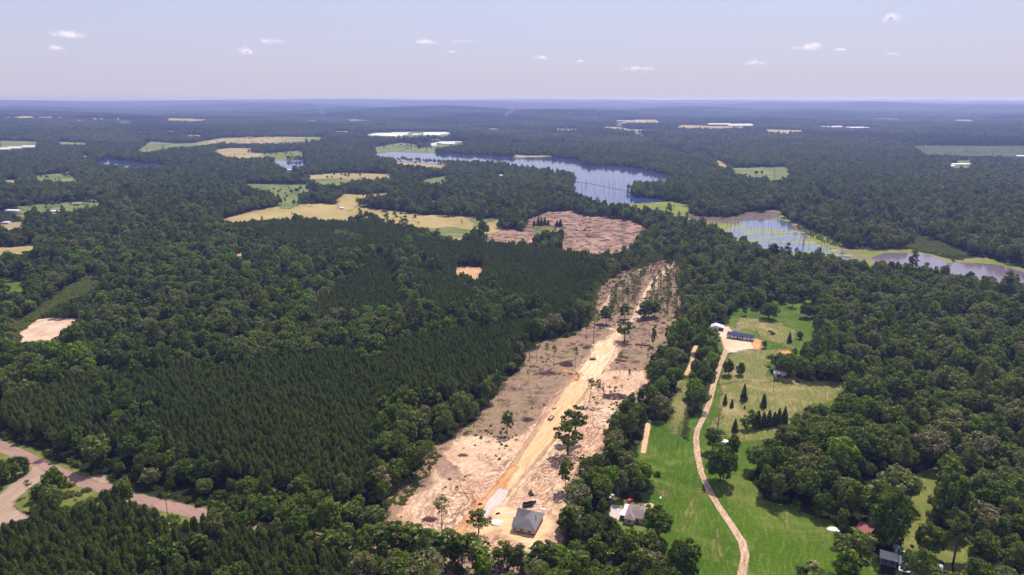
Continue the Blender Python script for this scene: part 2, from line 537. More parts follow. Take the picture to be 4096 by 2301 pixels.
clearing = 'M 380,1010 400,900 450,790 560,680 700,500 850,440 900,350 1000,320 1080,200 1150,110 1230,70 1240,0 J 1300,1385 1370,1300 1400,1190 1450,1160 1560,1110 1700,1110 1790,1060 1860,1000 1890,900 1880,830 1900,760 1990,690 2060,630 2150,600 2270,560 2400,530 2500,545 2540,600 2500,700 2540,800 2500,950 2430,1030 2420,1100 2380,1180 2330,1260 2275,1330 2265,1435 M 2235,20 2190,90 2070,185 2040,290 1950,390 1940,490 1840,570 1770,640 1720,700 1690,800 1660,860 1690,960 1600,1040 1580,1090 1620,1150 1590,1280 1300,1320 1150,1345 1060,1350 900,1290 700,1255 500,1205 330,1160 290,1110'
area('clearing_ground', clearing, 'debris', 'brown logged ground littered with branches along the dirt road', cat='clearing', cell=3.0)
patch('scraped_sand', ['M 430,1010 480,920 560,850 680,760 720,640 690,560 800,500 900,420 1130,385 1230,430 1420,370 1520,220 1610,110 1720,-20 2255,-20 2190,90 2080,180 2050,290 1960,390 1950,490 1850,570 1780,640 1740,700 1710,800 1690,860 1720,960 1640,1050 1640,1200 1560,1360 900,1330 700,1170 520,1060',
                       'J 1700,1435 1740,1370 1730,1340 1850,1220 1900,1130 1990,1090 2070,1040 2110,1060 2080,1150 2060,1260 2000,1350 2110,1345 2270,1350 2270,1435'],
      M['sand'], 'pale scraped sand covered in curved blade marks', 'sand', cell=2.0)
patch('slash_strip', [], M['cut'], 'brown strip of slash left in the sand', 'clearing', line=['M 730,560 790,620 850,690', 'M 460,800 520,760 600,720'], width=9, feather=22, cell=1.5)
patch('trail', [], M['trail'], 'pale sandy trail winding up through the thinned pines', 'trail', line=['J 2085,1010 2130,985 2200,965 2225,900 2275,790 2340,690 2420,620 2470,560 2520,520'], width=9, cell=2)
patch('trail', [], M['trail'], 'narrow sandy skid trail left of the main trail', 'trail', line=['J 2050,1050 1990,1035 1920,1030', 'J 1935,960 1965,870 2020,790 2100,710 2150,650 2230,590'], width=5, cell=2)
patch('dirt_road', ['J 1730,1418 1800,1320 1870,1225 1900,1150 1985,1120 2045,1060 2070,1000 2100,1010 2100,1060 2050,1130 2040,1200 2000,1280 1960,1350 1895,1425'], M['road_pale'], 'pale upper stretch of the graded dirt road', 'road', feather=6, cell=1.5)
patch('ditch_bank', [], M['ditch'], 'brown bank beside the graded road', 'bank', line=['M 1180,1030 1225,900 1310,780 1420,650 1550,490 1660,350 1760,180 1870,30', 'M 1130,860 1260,690 1400,480 1520,290 1620,130 1690,10'], width=4.5, cell=1.0)
patch('berm', [], M['road_pale'], 'pale windrow of sand along the road', 'bank', line=['M 1215,930 1300,815 1420,690 1560,520 1680,360 1790,180 1890,40', 'M 1060,1150 1120,1085 1180,1005'], width=2.2, cell=.8)
patch('dirt_road', ['M 1188,797 1300,640 1430,440 1540,270 1640,120 1722,0 1890,0 1780,140 1690,280 1600,420 1480,560 1380,680 1268,812'], M['road_tan'], 'tan graded dirt road running up through the clearing', 'road', feather=5, cell=1.2)
patch('clay_ditch', [], M['orange'], 'orange clay ditch along the left side of the road', 'ditch', line=['M 890,1140 960,1030 1040,940 1110,870 1180,800 1290,650'], width=5, cell=1.0)
patch('clay_ditch', [], M['orange'], 'orange earth turned up at the culvert', 'ditch', line=['M 1040,900 1090,890', 'J 1660,1345 1740,1362 1790,1385', 'J 1720,1425 1765,1400 1780,1375'], width=4, cell=1.0)
patch('gravel_road', ['M 1186,795 1266,811 1235,880 1195,930 1150,970 1110,1010 1040,1060 1060,1000 1075,940 1110,880'], M['gravel'], 'grey gravel end of the road beside the new house', 'road', feather=3, cell=.8)
patch('sand_pad', ['M 1165,935 1240,925 1320,950 1500,960 1560,985 1600,1030 1590,1100 1500,1190 1420,1260 1350,1200 1240,1170 1180,1120 1060,1170 1010,1280 900,1250 900,1150 1000,1080 1110,1040'], M['pad'], 'yellow sand pad around the new house', 'sand', cell=1.2)

# highway and gravel turnout, lower left
patch('verge', ['L -60,400 80,450 300,520 340,590 450,610 560,650 660,700 790,690 800,760 900,800 1300,900 1500,930 1700,990 1700,1060 1480,1050 1340,1050 1260,1120 1200,1080 1140,950 900,900 740,840 740,920 560,960 470,985 230,975 140,960 90,915 0,860 -60,600'], M['grass_mid'], 'rough green verge beside the paved road', 'verge', cell=1.5)
CLR += [PX('L -60,440 80,455 300,528 340,575 450,605 560,645 660,690 790,680 790,760 760,800 740,835 530,765 370,695 330,705 250,775 170,835 110,895 95,925 150,970 215,1010 60,1055 -60,1115 -60,850 0,830 110,740 140,700 230,640 140,575 0,520 -60,500'), PX('L 460,830 560,765 740,830 740,900 600,930 540,960 480,980 450,920'), PX('L 100,905 170,850 235,870 240,955 150,965'),
        PX('L 1150,905 1300,925 1490,950 1490,1010 1330,1040 1260,1100 1240,1060 1150,950'), PX('L 890,820 950,830 950,870 900,850')]
patch('paved_road', [], M['asphalt'], 'worn pinkish paved road crossing the lower left corner', 'road', line=['L -300,330 0,487 140,545 260,605 400,668 560,735 700,775 800,805 920,850 1150,915 1300,945 1480,985 1700,1035 2000,1100 2350,1170 M -30,1170 400,1260 900,1330 1300,1420 1700,1520'], width=8.4, feather=1.5, cell=.9)
patch('gravel_turnout', ['L 255,622 300,650 370,690 330,720 250,770 165,835 105,895 95,925 150,970 215,1010 60,1055 -80,1120 -80,900 0,845 110,740 220,680'], M['dirtroad'], 'brown gravel turnout joining the paved road', 'road', cell=1.0)
patch('gravel_apron', ['L 640,715 770,695 800,760 740,760'], M['dirtroad'], 'small dirt apron on the far side of the paved road', 'road', cell=.8)

# pastures on the right
past = 'K 400,1010 430,905 500,885 620,890 740,825 900,845 1000,825 1020,850 1010,960 1045,1020 1030,1110 960,1145 870,1160 860,1210 700,1220 680,1300 720,1380 760,1440 N 760,25 800,35 950,25 1200,10 1290,20 1230,90 1200,130 1150,170 1000,190 900,260 870,310 830,380 760,440 640,460 540,560 540,640 510,700 600,770 650,880 820,920 920,910 930,970 1060,1010 1160,1030 1200,1120 1160,1260 1240,1310 1140,1350 1200,1500 100,1500 150,1300 120,1200 0,1150 M 2560,1150 2440,1190 2400,1240 2380,1320 2330,1350 2400,1200 2430,1120 2440,1050 2400,950 2310,925 2300,870 2340,800 2380,700 2370,620 2280,570 2200,540 2200,500 2260,400 2260,300 2440,300 2480,180 2500,60 2530,0 K 60,1435 85,1370 110,1290 150,1160 200,1145 150,1230 130,1330 80,1420 N 80,0 80,120 60,200 70,300 60,430 110,450 150,430 100,300 200,220 240,130 260,60 280,0 K 290,1400 330,1300 350,1180 340,1090 300,1050 260,1045 270,1015'
area('pasture', past, 'grass', 'bright green pasture on both sides of the gravel drive', cell=2.5)
patch('dry_pasture', ['N 330,0 400,-60 800,-20 1290,20 1150,170 980,185 900,280 830,380 760,440 480,460 400,420 280,400 240,340 330,260 350,100'], M['grass_dry'], 'dry tan grass in the middle of the pasture', 'field', cell=2)
patch('dry_pasture', ['K 420,1200 640,1190 860,1190 690,1290 700,1435 330,1435 380,1330', 'K 480,960 640,970 800,1000 900,1060 860,1160 650,1120 600,1060 450,1040', 'M 2500,0 2576,0 2560,300 2480,420 2450,300'], M['grass_dry'], 'thin yellowish grass below the mobile home', 'field', cell=2)
patch('mown_swath', [], M['grass_mid'], 'pale mown stripes in the pasture', 'field', line=['N 190,800 130,900 60,1050', 'N 210,830 140,960 60,1110', 'N 290,1180 280,1300', 'N 320,1100 340,1300', 'N 700,960 830,980 840,1130'], width=1.6, feather=3, cell=.8)
patch('dirt_yard', ['K 262,1045 400,1025 430,1060 395,1090 590,1115 650,1130 645,1195 560,1190 430,1212 390,1215 365,1180 345,1110 300,1060'], M['yard'], 'pale sandy yard around the mobile home', 'yard', cell=1.2)
patch('dirt_yard', ['K 560,1120 650,1130 645,1190 600,1195', 'K 770,1205 850,1200 860,1230 800,1225'], M['orange'], 'orange clay at the end of the mobile home', 'yard', cell=1.2)
patch('tyre_track', [], M['drive'], 'left wheel track of the gravel drive', 'track', line=['K 372,1200 330,1310 288,1435 N 284,20 250,165 205,280 166,360 152,420 160,540 190,680 250,820 335,960 425,1090 484,1190 508,1290 480,1440 470,1500'], width=1.6, feather=2, cell=.6)
patch('tyre_track', [], M['drive'], 'right wheel track of the gravel drive', 'track', line=['K 395,1200 350,1310 308,1435 N 306,20 270,165 225,280 184,360 172,420 182,540 210,680 274,820 360,960 452,1090 516,1190 540,1290 518,1440 510,1500'], width=1.6, feather=2, cell=.6)
patch('gravel_drive', [], M['trail'], 'worn strip between the wheel tracks', 'road', line=['K 384,1200 340,1310 298,1435 N 295,20 260,165 215,280 175,360 162,420 171,540 200,680 262,820 347,960 438,1090 500,1190 524,1290 499,1440 490,1500'], width=1.4, feather=1.5, cell=.8)
patch('gravel_drive', [], M['drive'], 'sandy second drive between the two rows of trees', 'road', line=['K 215,1148 165,1165 140,1210 135,1280 110,1340 85,1380'], width=3.2, feather=3, cell=.8)
patch('gravel_drive', [], M['drive'], 'short sandy strip in the grass beside the wood', 'road', line=['M 2290,300 2275,400 2250,530'], width=3.2, feather=3, cell=.8)
patch('gravel_drive', [], M['drive'], 'sandy drive passing under the trees by the low house', 'road', line=['M 2010,1290 2000,1435', 'M 2040,900 2060,960'], width=4.5, feather=3, cell=.8)
patch('garden_plot', ['M 2362,808 2430,815 2425,868 2345,862'], M['grass_dry'], 'small dug garden plot in the lawn', 'plot', feather=2, cell=.6)
area('far_pasture', 'N 1420,745 1560,700 1760,705 1900,640 1950,630 1975,660 1890,850 1850,900 1840,1010 1790,1110 1750,1200 1680,1240 1655,1200 1700,1000 1700,880 1745,850 1770,760 1700,700 1540,770 1430,810', 'grass_mid', 'yellow green clearing behind the big trees, lower right', cell=2)
area('yard_grass', 'N 1420,1150 1450,1270 1520,1290 1510,1435 1640,1500 1400,1500 1380,1330', 'grass', 'lawn around the white-roofed houses', cell=1.5)
CLR += [PX('N 1530,1240 1670,1200 1780,1260 1770,1300 1750,1410 1640,1410 1510,1370'), PX('N 1700,1205 1780,1200 1790,1270 1700,1270'), PX('N 1325,1030 1420,1070 1420,1145 1330,1110'), PX('N 1500,1380 1640,1390 1620,1435 1540,1435'),
        PX('N 1940,1150 2040,1170 2030,1300 1940,1280'), PX('N 2070,1170 2160,1180 2140,1290 2075,1290'),
        PX('M 2010,870 2110,880 2230,920 2310,985 2300,1050 2260,1130 2150,1110 2080,1050 2000,960'), PX('M 2150,1110 2270,1060 2260,1140 2180,1150'), PX('K 255,995 370,1010 370,1060 255,1050'), PX('K 715,1350 790,1340 790,1380 720,1370')]
patch('yard_grass', ['M 2000,860 2300,920 2330,1060 2270,1160 2150,1140 2060,1080', 'N 1660,1150 1800,1150 2200,1150 2150,1350 1900,1340 1700,1300'], M['grass_mid'], 'lawn around the low house and under the tall pine', 'field', cell=1.5)

# clear-cut, hayfield and other fields
area('clear_cut', 'B 1370,1085 1430,1055 1560,1008 1720,1002 1800,1035 1990,1050 2150,1065 2230,1105 2280,1130 2215,1180 2200,1240 2150,1285 2000,1285 1850,1290 1650,1270 1655,1200 1690,1165 1720,1150 1600,1140 1490,1170 1440,1240 1420,1245 1440,1200 1420,1160 1400,1120', 'cut', 'pinkish clear-cut below the lake', cat='clearing', cell=4)
area('clear_cut', 'B 1080,1205 1130,1150 1250,1135 1420,1165 1440,1205 1410,1235 1300,1228 1150,1222', 'cut', 'smaller logged patch left of the clear-cut', cat='clearing', cell=4)
patch('cut_grass', ['B 1415,1115 1470,1105 1560,1110 1620,1130 1600,1145 1500,1170 1440,1170'], M['grass_mid'], 'green grassy spot in the clear-cut', cell=3)
patch('trail', [], M['road_tan'], 'short tan track leading into the clear-cut', 'trail', line=['B 1425,1250 1460,1205 1480,1185'], width=9, cell=2)
area('hay_field', 'F 560,552 640,530 700,519 770,511 850,515 960,527 1060,540 1180,546 1265,552 1250,562 1200,568 1172,594 1130,592 1090,581 1040,566 990,558 960,548 900,540 870,552 760,545 640,553 570,560', 'hay', 'big tan hayfield in the middle distance', cell=5)
patch('green_field', ['F 1070,578 1130,572 1175,578 1172,596 1120,594 1080,584', 'F 1180,550 1250,553 1200,568'], M['green_field'], 'greener end of the hayfield', cell=5)
for sp, mt, lb in [
    ('F 600,463 700,463 775,465 782,480 755,490 752,509 705,505 690,490 660,478 620,474', 'green_field', 'green field behind the wood, left of centre'),
    ('F 775,441 860,435 985,438 990,446 900,450 860,463 810,463 780,455', 'tan_field', 'tan and green field by the far houses'),
    ('F 780,452 850,448 880,455 820,463', 'green_field', 'green corner of the tan field'),
    ('F 345,380 380,357 440,362 480,362 560,348 700,345 815,346 790,357 700,362 600,362 560,358 500,368 430,373 370,383', 'green_field', 'long green field left of the lake'),
    ('F 480,362 560,350 700,346 810,346 700,350 600,358 540,358', 'tan_field', 'tan upper edge of the long green field'),
    ('F 530,379 580,373 640,374 605,386 580,397 560,392', 'tan_field', 'small tan field above the left lake arm'),
    ('F 570,392 640,385 700,388 660,396 600,399', 'tan_field', 'tan strip near the left lake arm'),
    ('F 655,388 755,379 770,391 690,396', 'green_field', 'green paddock near the left lake arm'),
    ('F 75,443 150,437 200,448 190,456 85,452', 'green_field', 'small green field at the far left'),
    ('F 10,453 50,453 48,462 10,461', 'tan_field', 'tan patch at the far left edge'),
    ('F 145,358 225,361 215,366 150,364', 'green_field', 'narrow green field far left'),
    ('F 0,355 95,358 90,366 0,364', 'green_field', 'green strip behind the far left barns'),
    ('F 30,521 120,512 200,508 262,507 262,520 180,526 150,538 60,531', 'green_field', 'green yards around the far left houses'),
    ('F 0,560 75,558 72,565 50,575 0,580', 'tan_field', 'tan yard at the left edge'),
    ('F -40,626 60,620 112,614 108,625 60,635 -40,645', 'hay', 'tan field at the left edge'),
    ('F -40,692 20,700 50,710 62,730 30,743 -40,742', 'grass', 'bright green meadow at the left edge'),
    ('F 594,622 606,622 607,645 598,656 594,645', 'clay', 'narrow bare slot in the wood'),
    ('F 1130,676 1150,672 1175,671 1205,672 1222,675 1214,684 1204,692 1196,706 1190,698 1178,690 1160,686 1148,690 1143,682 1150,678 1130,680', 'clay', 'round clay opening in the pine plantation'),
    ('F 985,406 1030,408 1120,416 1128,423 1060,420 1000,413', 'tan_field', 'tan shore field by the lake'),
    ('F 1060,453 1120,443 1128,452 1080,461', 'green_field', 'bright green field below the lake'),
    ('F 940,372 1010,360 1055,367 985,380 945,387', 'green_field', 'green shore field above the lake'),
    ('F 1000,383 1030,372 1085,372 1100,383 1060,386', 'green_field', 'green shore lawn above the lake'),
    ('F 845,505 862,487 900,491 1000,484 960,494 900,500 880,512', 'hay', 'tan paddock behind the hayfield'),
    ('F 1840,423 1980,420 1990,440 1960,448 1900,446 1845,434', 'green_field', 'green field with a clump of trees, right of the lake'),
    ('F 1795,404 1810,404 1835,420 1815,422', 'tan_field', 'tan strip under the power line'),
    ('F 1925,327 2030,330 2000,335 1925,337', 'hay', 'far tan field right of centre'),
    ('F 2405,404 2450,405 2448,413 2405,412', 'green_field', 'small green yard at the far right'),
    ('F 1715,316 1790,319 1900,321 1800,326 1700,323', 'tan_field', 'bare ground around the far white barns'),
    ('F 925,338 940,335 1020,333 1125,333 1128,340 1105,346 1060,346 1000,347 945,343', 'green_field', 'grass between the long barns'),
    ('F 1085,362 1110,358 1165,359 1150,366 1110,369 1085,369', 'green_field', 'grass around the middle barns'),
    ('F 1290,389 1330,392 1360,391 1400,394 1300,397', 'tan_field', 'tan shore on the far side of the lake'),
    ('F 1600,303 1650,303 1660,311 1550,312', 'tan_field', 'ground by the farthest barns'),
    ('F 1510,320 1560,322 1590,328 1540,326', 'hay', 'far tan clearing in the woods'),
    ('F 430,300 520,303 500,307 420,305', 'tan_field', 'far clearing at the left'),
    ('F 880,302 900,302 900,307 880,307', 'green_field', 'tiny far green field'),
    ('F 1400,325 1440,326 1470,330 1400,330', 'green_field', 'far green strip behind the lake'),
]:
    area('field', sp, mt, lb)
area('dirt_pit', 'G 110,1090 170,1020 280,975 350,965 570,968 545,1010 440,1060 370,1110 360,1150 270,1155 190,1110', 'trail', 'bare clay lot in the wood at the left', cell=3)
area('shrubland', 'F 30,820 70,795 105,770 150,742 205,700 245,693 255,715 215,742 140,770 100,800 60,830 35,845', 'shrub', 'bright green low brush in a gap at the left', ext=False, cell=4)
area('young_plantation', 'F 2290,367 2620,369 2620,396 2420,393 2330,389', 'young', 'pale green block of young pines, far right', ext=False)

# water
LAKE = 'F 932,390 985,383 1060,386 1140,387 1230,391 1300,397 1420,398 1455,403 1470,417 1540,418 1580,420 1640,432 1688,441 1685,453 1640,455 1590,459 1583,472 1583,488 1600,497 1650,500 1680,508 1600,513 1540,514 1500,506 1470,492 1436,479 1446,456 1440,432 1380,425 1290,413 1240,406 1180,405 1080,401 1020,396 970,396'
area('lake', LAKE, 'water', 'blue lake with drowned trees', cat='lake', cell=5, feather=14)
area('lake', 'F 235,409 275,396 285,402 330,408 400,412 422,420 340,422 290,417', 'water', 'left arm of the lake', cat='lake', cell=5, feather=14)
area('lake', 'F 678,412 700,405 770,404 773,414 720,420', 'water', 'small pond left of the lake', cat='lake', cell=4, feather=14)
area('marsh', 'F 1575,514 1620,511 1690,508 1735,516 1725,532 1760,546 1830,549 1860,543 1885,534 1960,528 1975,545 1992,557 2030,575 2065,590 2100,605 2140,630 2210,625 2290,628 2400,655 2480,648 2620,685 2640,720 2500,702 2420,690 2300,668 2240,664 2150,656 2080,641 1980,630 1880,610 1830,590 1790,565 1720,545 1640,528 1590,522', 'marsh', 'green marsh below the lake', cat='marsh', cell=5)
patch('marsh_pool', ['D 350,1140 420,1125 480,1080 640,1065 800,1070 870,1100 890,1140 960,1150 1000,1230 1160,1285 1230,1300 1300,1330 1300,1350 1080,1345 950,1340 870,1305 700,1295 560,1240 400,1205', 'D 2240,975 2330,985 2440,1000 2440,1015 2370,1010 2250,1000'.replace('2240', '-450').replace('2330,985', '-360,990').replace('2440,1000', '-250,1010').replace('2440,1015', '-260,1020').replace('2370,1010', '-330,1005').replace('2250,1000', '-430,995')], M['pool'], 'open pools of the marsh full of dead trunks', 'pond', cell=4)
patch('marsh_pool', ['D 1450,1345 1560,1312 1800,1312 1900,1330 2000,1385 2250,1388 2400,1400 2530,1440 2700,1500 2700,1560 2200,1500 1700,1440 1480,1400'], M['murky'], 'murky reddish pool at the right', 'pond', cell=4)
patch('lily_pads', ['D 330,1120 480,1100 900,1130 1010,1220 1300,1310 1290,1370 1000,1370 860,1320 700,1310 540,1260 350,1210'], M['pads'], 'mats of lily pads on the marsh pools', 'lily pads', kind='stuff', cell=4)
patch('mud_flat', ['D 90,1035 200,1040 480,1052 520,1012 640,1000 760,1015 780,1035 700,1065 480,1080 430,1095 200,1082 120,1060', 'D 860,1110 950,1130 940,1145 880,1140', 'D 2080,1382 2250,1388 2300,1400 2200,1400'], M['mud'], 'dark mud flat at the head of the marsh', 'mud', cell=4)

# power line corridor
POWER = G(PX('B 1900,265 1950,330 2150,420 2350,500 2576,610 D 180,560 300,640 430,690 740,795 1130,925 1400,1010 1780,1195 2260,1375 2640,1500'))
CLR.append(PX('D 1790,1195 1850,1200 2000,1250 2170,1325 2140,1335 1990,1330 1800,1290 1700,1270'))
patch('shrub_strip', ['D 1780,1195 1850,1195 2000,1250 2180,1325 2140,1335 1990,1330 1800,1290 1650,1260'], M['shrub'], 'green brush under the power line', 'shrub', cell=4)

for q_ in ('F 922,335 945,333 1010,332 1128,331 1130,341 1110,345 1060,344 1045,348 1000,349 925,346', 'F 1068,360 1080,357 1090,355 1168,356 1168,363 1130,368 1105,371 1068,371', 'F 1550,301 1658,301 1656,309 1560,311 1550,308',
           'F 1715,317 1780,310 1900,311 1900,320 1840,324 1715,323', 'F 2066,317 2190,318 2186,327 2066,322', 'F -20,362 96,363 96,370 0,382 -20,382', 'F 2385,412 2445,412 2445,423 2385,423', 'F 2540,391 2620,391 2620,400 2540,400', 'F 120,515 140,515 150,535 118,535', 'F 175,508 210,508 210,522 175,522', 'F 0,555 24,555 24,567 0,567', 'F 5,528 60,528 60,540 5,540', 'F 160,433 185,433 185,443 160,443', 'F 1248,438 1268,438 1268,448 1248,448', 'F 715,425 740,425 740,434 715,434', 'F 205,388 222,388 222,400 205,400', 'F 0,294 120,295 300,299 330,303 330,307 120,302 0,299', 'F 1080,507 1100,507 1100,515 1080,515'):
    CLR.append(PX(q_))
rr_ = random.Random(5)
for k_ in range(16):
    fx, fy = rr_.uniform(30, 2550), rr_.uniform(283, 345); w_, h_ = rr_.uniform(14, 46), rr_.uniform(1.2, 2.6)
    area('far_clearing', 'F %f,%f %f,%f %f,%f %f,%f %f,%f' % (fx - w_, fy, fx - w_ * .3, fy - h_, fx + w_ * .7, fy - h_ * .6, fx + w_, fy + h_ * .4, fx, fy + h_), rr_.choice(['green_field', 'young', 'hay', 'tan_field']), 'thin pale clearing among the far hazy woods', cell=12)
# ------------------------------------------------------------------ trees
def leaf_mat(name, stops, trans=.4, var=.45):
    m = new_mat(name); t = NT(m)
    a = t.add('Attribute', attribute_name='tone', attribute_type='INSTANCER')
    c = t.ramp(a.outputs['Fac'], stops)
    g = t.add('NewGeometry')
    v = t.ramp(g.outputs['Random Per Island'], [(0, 1 - var * 1.3), (.7, 1 + var * .1), (1, 1 + var * 1.9)])
    c = t.mix(1.0, c, v, 'MULTIPLY')
    d = t.add('BsdfPrincipled'); t.put(d, 'Base Color', c); t.put(d, 'Roughness', .7); t.put(d, 'Specular IOR Level', .15)
    tr = t.add('BsdfTranslucent'); t.put(tr, 'Color', t.mix(1.0, c, (1.1, 1.25, .5), 'MULTIPLY'))
    mx = t.add('MixShader'); t.put(mx, 0, trans); t.put(mx, 1, d.outputs[0]); t.put(mx, 2, tr.outputs[0])
    t.out(mx.outputs[0])
    return m
LEAF = leaf_mat('broadleaf_foliage', [(0, (0.078, 0.113, 0.021)), (.3, (0.119, 0.160, 0.026)), (.5, (0.169, 0.204, 0.038)), (.68, (0.210, 0.221, 0.080)), (.82, (0.231, 0.205, 0.105)), (.92, (0.171, 0.267, 0.020)), (1, (0.241, 0.298, 0.030))])
NEED = leaf_mat('pine_needles', [(0, (0.105, 0.136, 0.038)), (.5, (0.148, 0.180, 0.046)), (1, (0.209, 0.237, 0.062))], .42)
CED = leaf_mat('cedar_foliage', [(0, (0.051, 0.086, 0.020)), (1, (0.103, 0.128, 0.035))], .3)
BARK = simple_mat('bark', (.09, .065, .05), .9, var=.4, scale=3)
PBARK = simple_mat('pine_bark', (.13, .085, .065), .9, var=.4, scale=3)
DEAD = simple_mat('weathered_wood', (.24, .20, .17), .9, var=.35, scale=3)
DARKDEAD = simple_mat('wet_dead_wood', (.09, .07, .07), .9, var=.3, scale=3)

def quads(c, nrm, w, h, r, jit=.6, up=None):
    """leaf-sized quads at centres c with rough normals"""
    n = len(c)
    nn = nrm + r.normal(0, jit, (n, 3)); nn /= np.linalg.norm(nn, axis=1, keepdims=True) + 1e-9
    ref = np.tile(np.array([0, 0, 1.0]), (n, 1)) if up is not None else r.normal(0, 1, (n, 3))
    a = np.cross(nn, ref); a /= np.linalg.norm(a, axis=1, keepdims=True) + 1e-9
    b = np.cross(nn, a)
    ww = (w * r.uniform(.6, 1.3, n))[:, None] / 2; hh = (h * r.uniform(.6, 1.3, n))[:, None] / 2
    k = r.uniform(-.35, .35, (n, 1))
    P4 = np.stack([c - a * ww, c - b * hh + a * ww * k, c + a * ww, c + b * hh - a * ww * k], 1)
    return P4.reshape(-1, 3)

def sph(n, r, lowcut=-.5):
    v = r.normal(0, 1, (n * 2 + 12, 3)); v /= np.linalg.norm(v, axis=1, keepdims=True)
    return v[v[:, 2] > lowcut][:n]

def broadleaf(seed, h=16.0, rad=5.4, nl=26, leaves=2600, size=.62, base=.3, lr0=.26, lr1=.44, k0=.45, k1=.8, low=-.55):
    r = np.random.default_rng(seed)
    hz = h * (1 - base) / 2
    cz = h - hz
    L = []
    tries = 0
    while len(L) < nl and tries < 900:
        tries += 1
        v = sph(1, r, low)[0]
        k = r.uniform(k0, k1)
        lr = rad * r.uniform(lr0, lr1)
        c = np.array([v[0] * rad * k, v[1] * rad * k, cz + v[2] * hz * k])
        if all(np.linalg.norm(c - q[0]) > .5 * (lr + q[1]) for q in L): L.append((c, lr))
        elif tries > 500: L.append((c, lr))
    C0, RR_ = np.array([q[0] for q in L]), np.array([q[1] for q in L])
    pts, nr = [], []
    per = int(leaves / len(L) * 1.5)
    for c, lr in L:
        d = sph(per, r, -.6)
        p = c + d * lr * r.uniform(.72, 1.06, (len(d), 1)) * np.array([1, 1, .85])
        dist = np.linalg.norm(p[:, None] - C0[None], axis=2) / RR_[None]
        ok = (dist < .68).sum(1) == 0
        pts.append(p[ok]); nr.append(d[ok])
    p = np.concatenate(pts); n = np.concatenate(nr)
    sel = r.permutation(len(p))[:leaves]
    Vq = quads(p[sel], n[sel], size, size * 1.15, r, .42)
    mb = MB()
    mb.tube([(0, 0, -.4), (r.normal(0, .1), r.normal(0, .1), h * base), (r.normal(0, .3), r.normal(0, .3), h * .62), (0, 0, h * .85)], [rad * .07, rad * .052, rad * .03, .04])
    for k in range(6):
        c, lr = L[int(r.integers(len(L)))]
        s = Vector((0, 0, h * r.uniform(base * .8, .5)))
        mb.tube([s, (s + Vector(c)) / 2 + Vector((0, 0, .3)), Vector(c)], [rad * .03, rad * .02, .04], 5)
    return Vq, mb

def conical(seed, h=10, rad=1.9, leaves=1100, size=.45, power=.8):
    r = np.random.default_rng(seed)
    z = 1 - np.sqrt(r.uniform(0, 1, leaves)); a = r.uniform(0, 6.283, leaves)
    lob = 1 + .16 * np.sin(a * 3 + z * 9 + seed) + .1 * np.sin(a * 7 - z * 13)
    rr = rad * ((1 - z) ** power) * lob * np.clip(z * 9 + .55, 0, 1) * r.uniform(.7, 1.05, leaves)
    p = np.stack([rr * np.cos(a), rr * np.sin(a), .25 + z * (h - .25)], 1)
    n = np.stack([np.cos(a), np.sin(a), np.full(leaves, .45)], 1)
    return quads(p, n, size, size * 1.5, r, .5), MB().tube([(0, 0, -.3), (0, 0, h * .9)], [.18, .03])

def plant_pine(seed, h=14.0, rad=1.9, leaves=520, size=.42):
    """plantation pine: pointed, feathery, upswept crown"""
    r = np.random.default_rng(seed)
    z = r.uniform(.42, 1, leaves) ** .85; a = r.uniform(0, 6.283, leaves)
    prof = np.where(z > .6, np.sqrt(np.clip(1 - ((z - .6) / .4) ** (1.9 + .3 * (seed % 3)), 0, 1)), .75 + (z - .42) * 1.3) + .03
    br = .62 + .38 * np.abs(np.sin(a * 2.5 + z * 23 + seed))
    rr = rad * prof * br * np.sqrt(r.uniform(.25, 1, leaves))
    p = np.stack([rr * np.cos(a), rr * np.sin(a), z * h + rr * .25], 1)
    n = np.stack([np.cos(a), np.sin(a), np.full(leaves, .15)], 1)
    return quads(p, n, size, size * 3.0, r, .35, up=1), MB().tube([(0, 0, -.3), (0, 0, h * .93)], [.16, .03], 6)

def tall_pine(seed, h=19.0, rad=2.3, tufts=26, leaves=1100, base=.6, size=.42, tr=.2):
    """bare trunk with an open crown of tufts on top"""
    r = np.random.default_rng(seed)
    mb = MB(); lean = r.normal(0, .25, 2)
    mb.tube([(0, 0, -.4), (lean[0] * .4, lean[1] * .4, h * .4), (lean[0], lean[1], h * .97)], [tr, tr * .75, .05])
    pts, nr = [], []
    for k in range(tufts):
        z = base + (1 - base) * r.uniform(0, 1) ** .8
        q = (z - base) / (1 - base)
        reach = rad * (np.sin(math.pi * min(1, q * .85 + .15)) ** .7) * r.uniform(.45, 1.0)
        a = r.uniform(0, 6.283)
        c = np.array([lean[0] + reach * math.cos(a), lean[1] + reach * math.sin(a), z * h])
        mb.tube([(lean[0], lean[1], z * h - reach * .25), tuple(c)], [.05, .02], 4)
        d = sph(int(leaves / tufts), r, -.5)
        lr = rad * r.uniform(.22, .36)
        pts.append(c + d * lr * np.array([1, 1, .7]) * r.uniform(.5, 1, (len(d), 1))); nr.append(d)
    return quads(np.concatenate(pts), np.concatenate(nr), size * .7, size * 1.4, r, .6), mb

def bush(seed, leaves=420, rad=1.5, h=1.8, size=.4):
    r = np.random.default_rng(seed)
    d = sph(leaves, r, -.1)
    lob = 1 + .25 * np.sin(d[:, 0] * 5 + seed) + .2 * np.sin(d[:, 1] * 6 + d[:, 2] * 4)
    return quads(d * np.array([rad, rad, h]) * lob[:, None] * r.uniform(.7, 1, (len(d), 1)), d, size, size * 1.3, r), MB().tube([(0, 0, -.1), (0, 0, h * .6)], [.07, .03], 5)

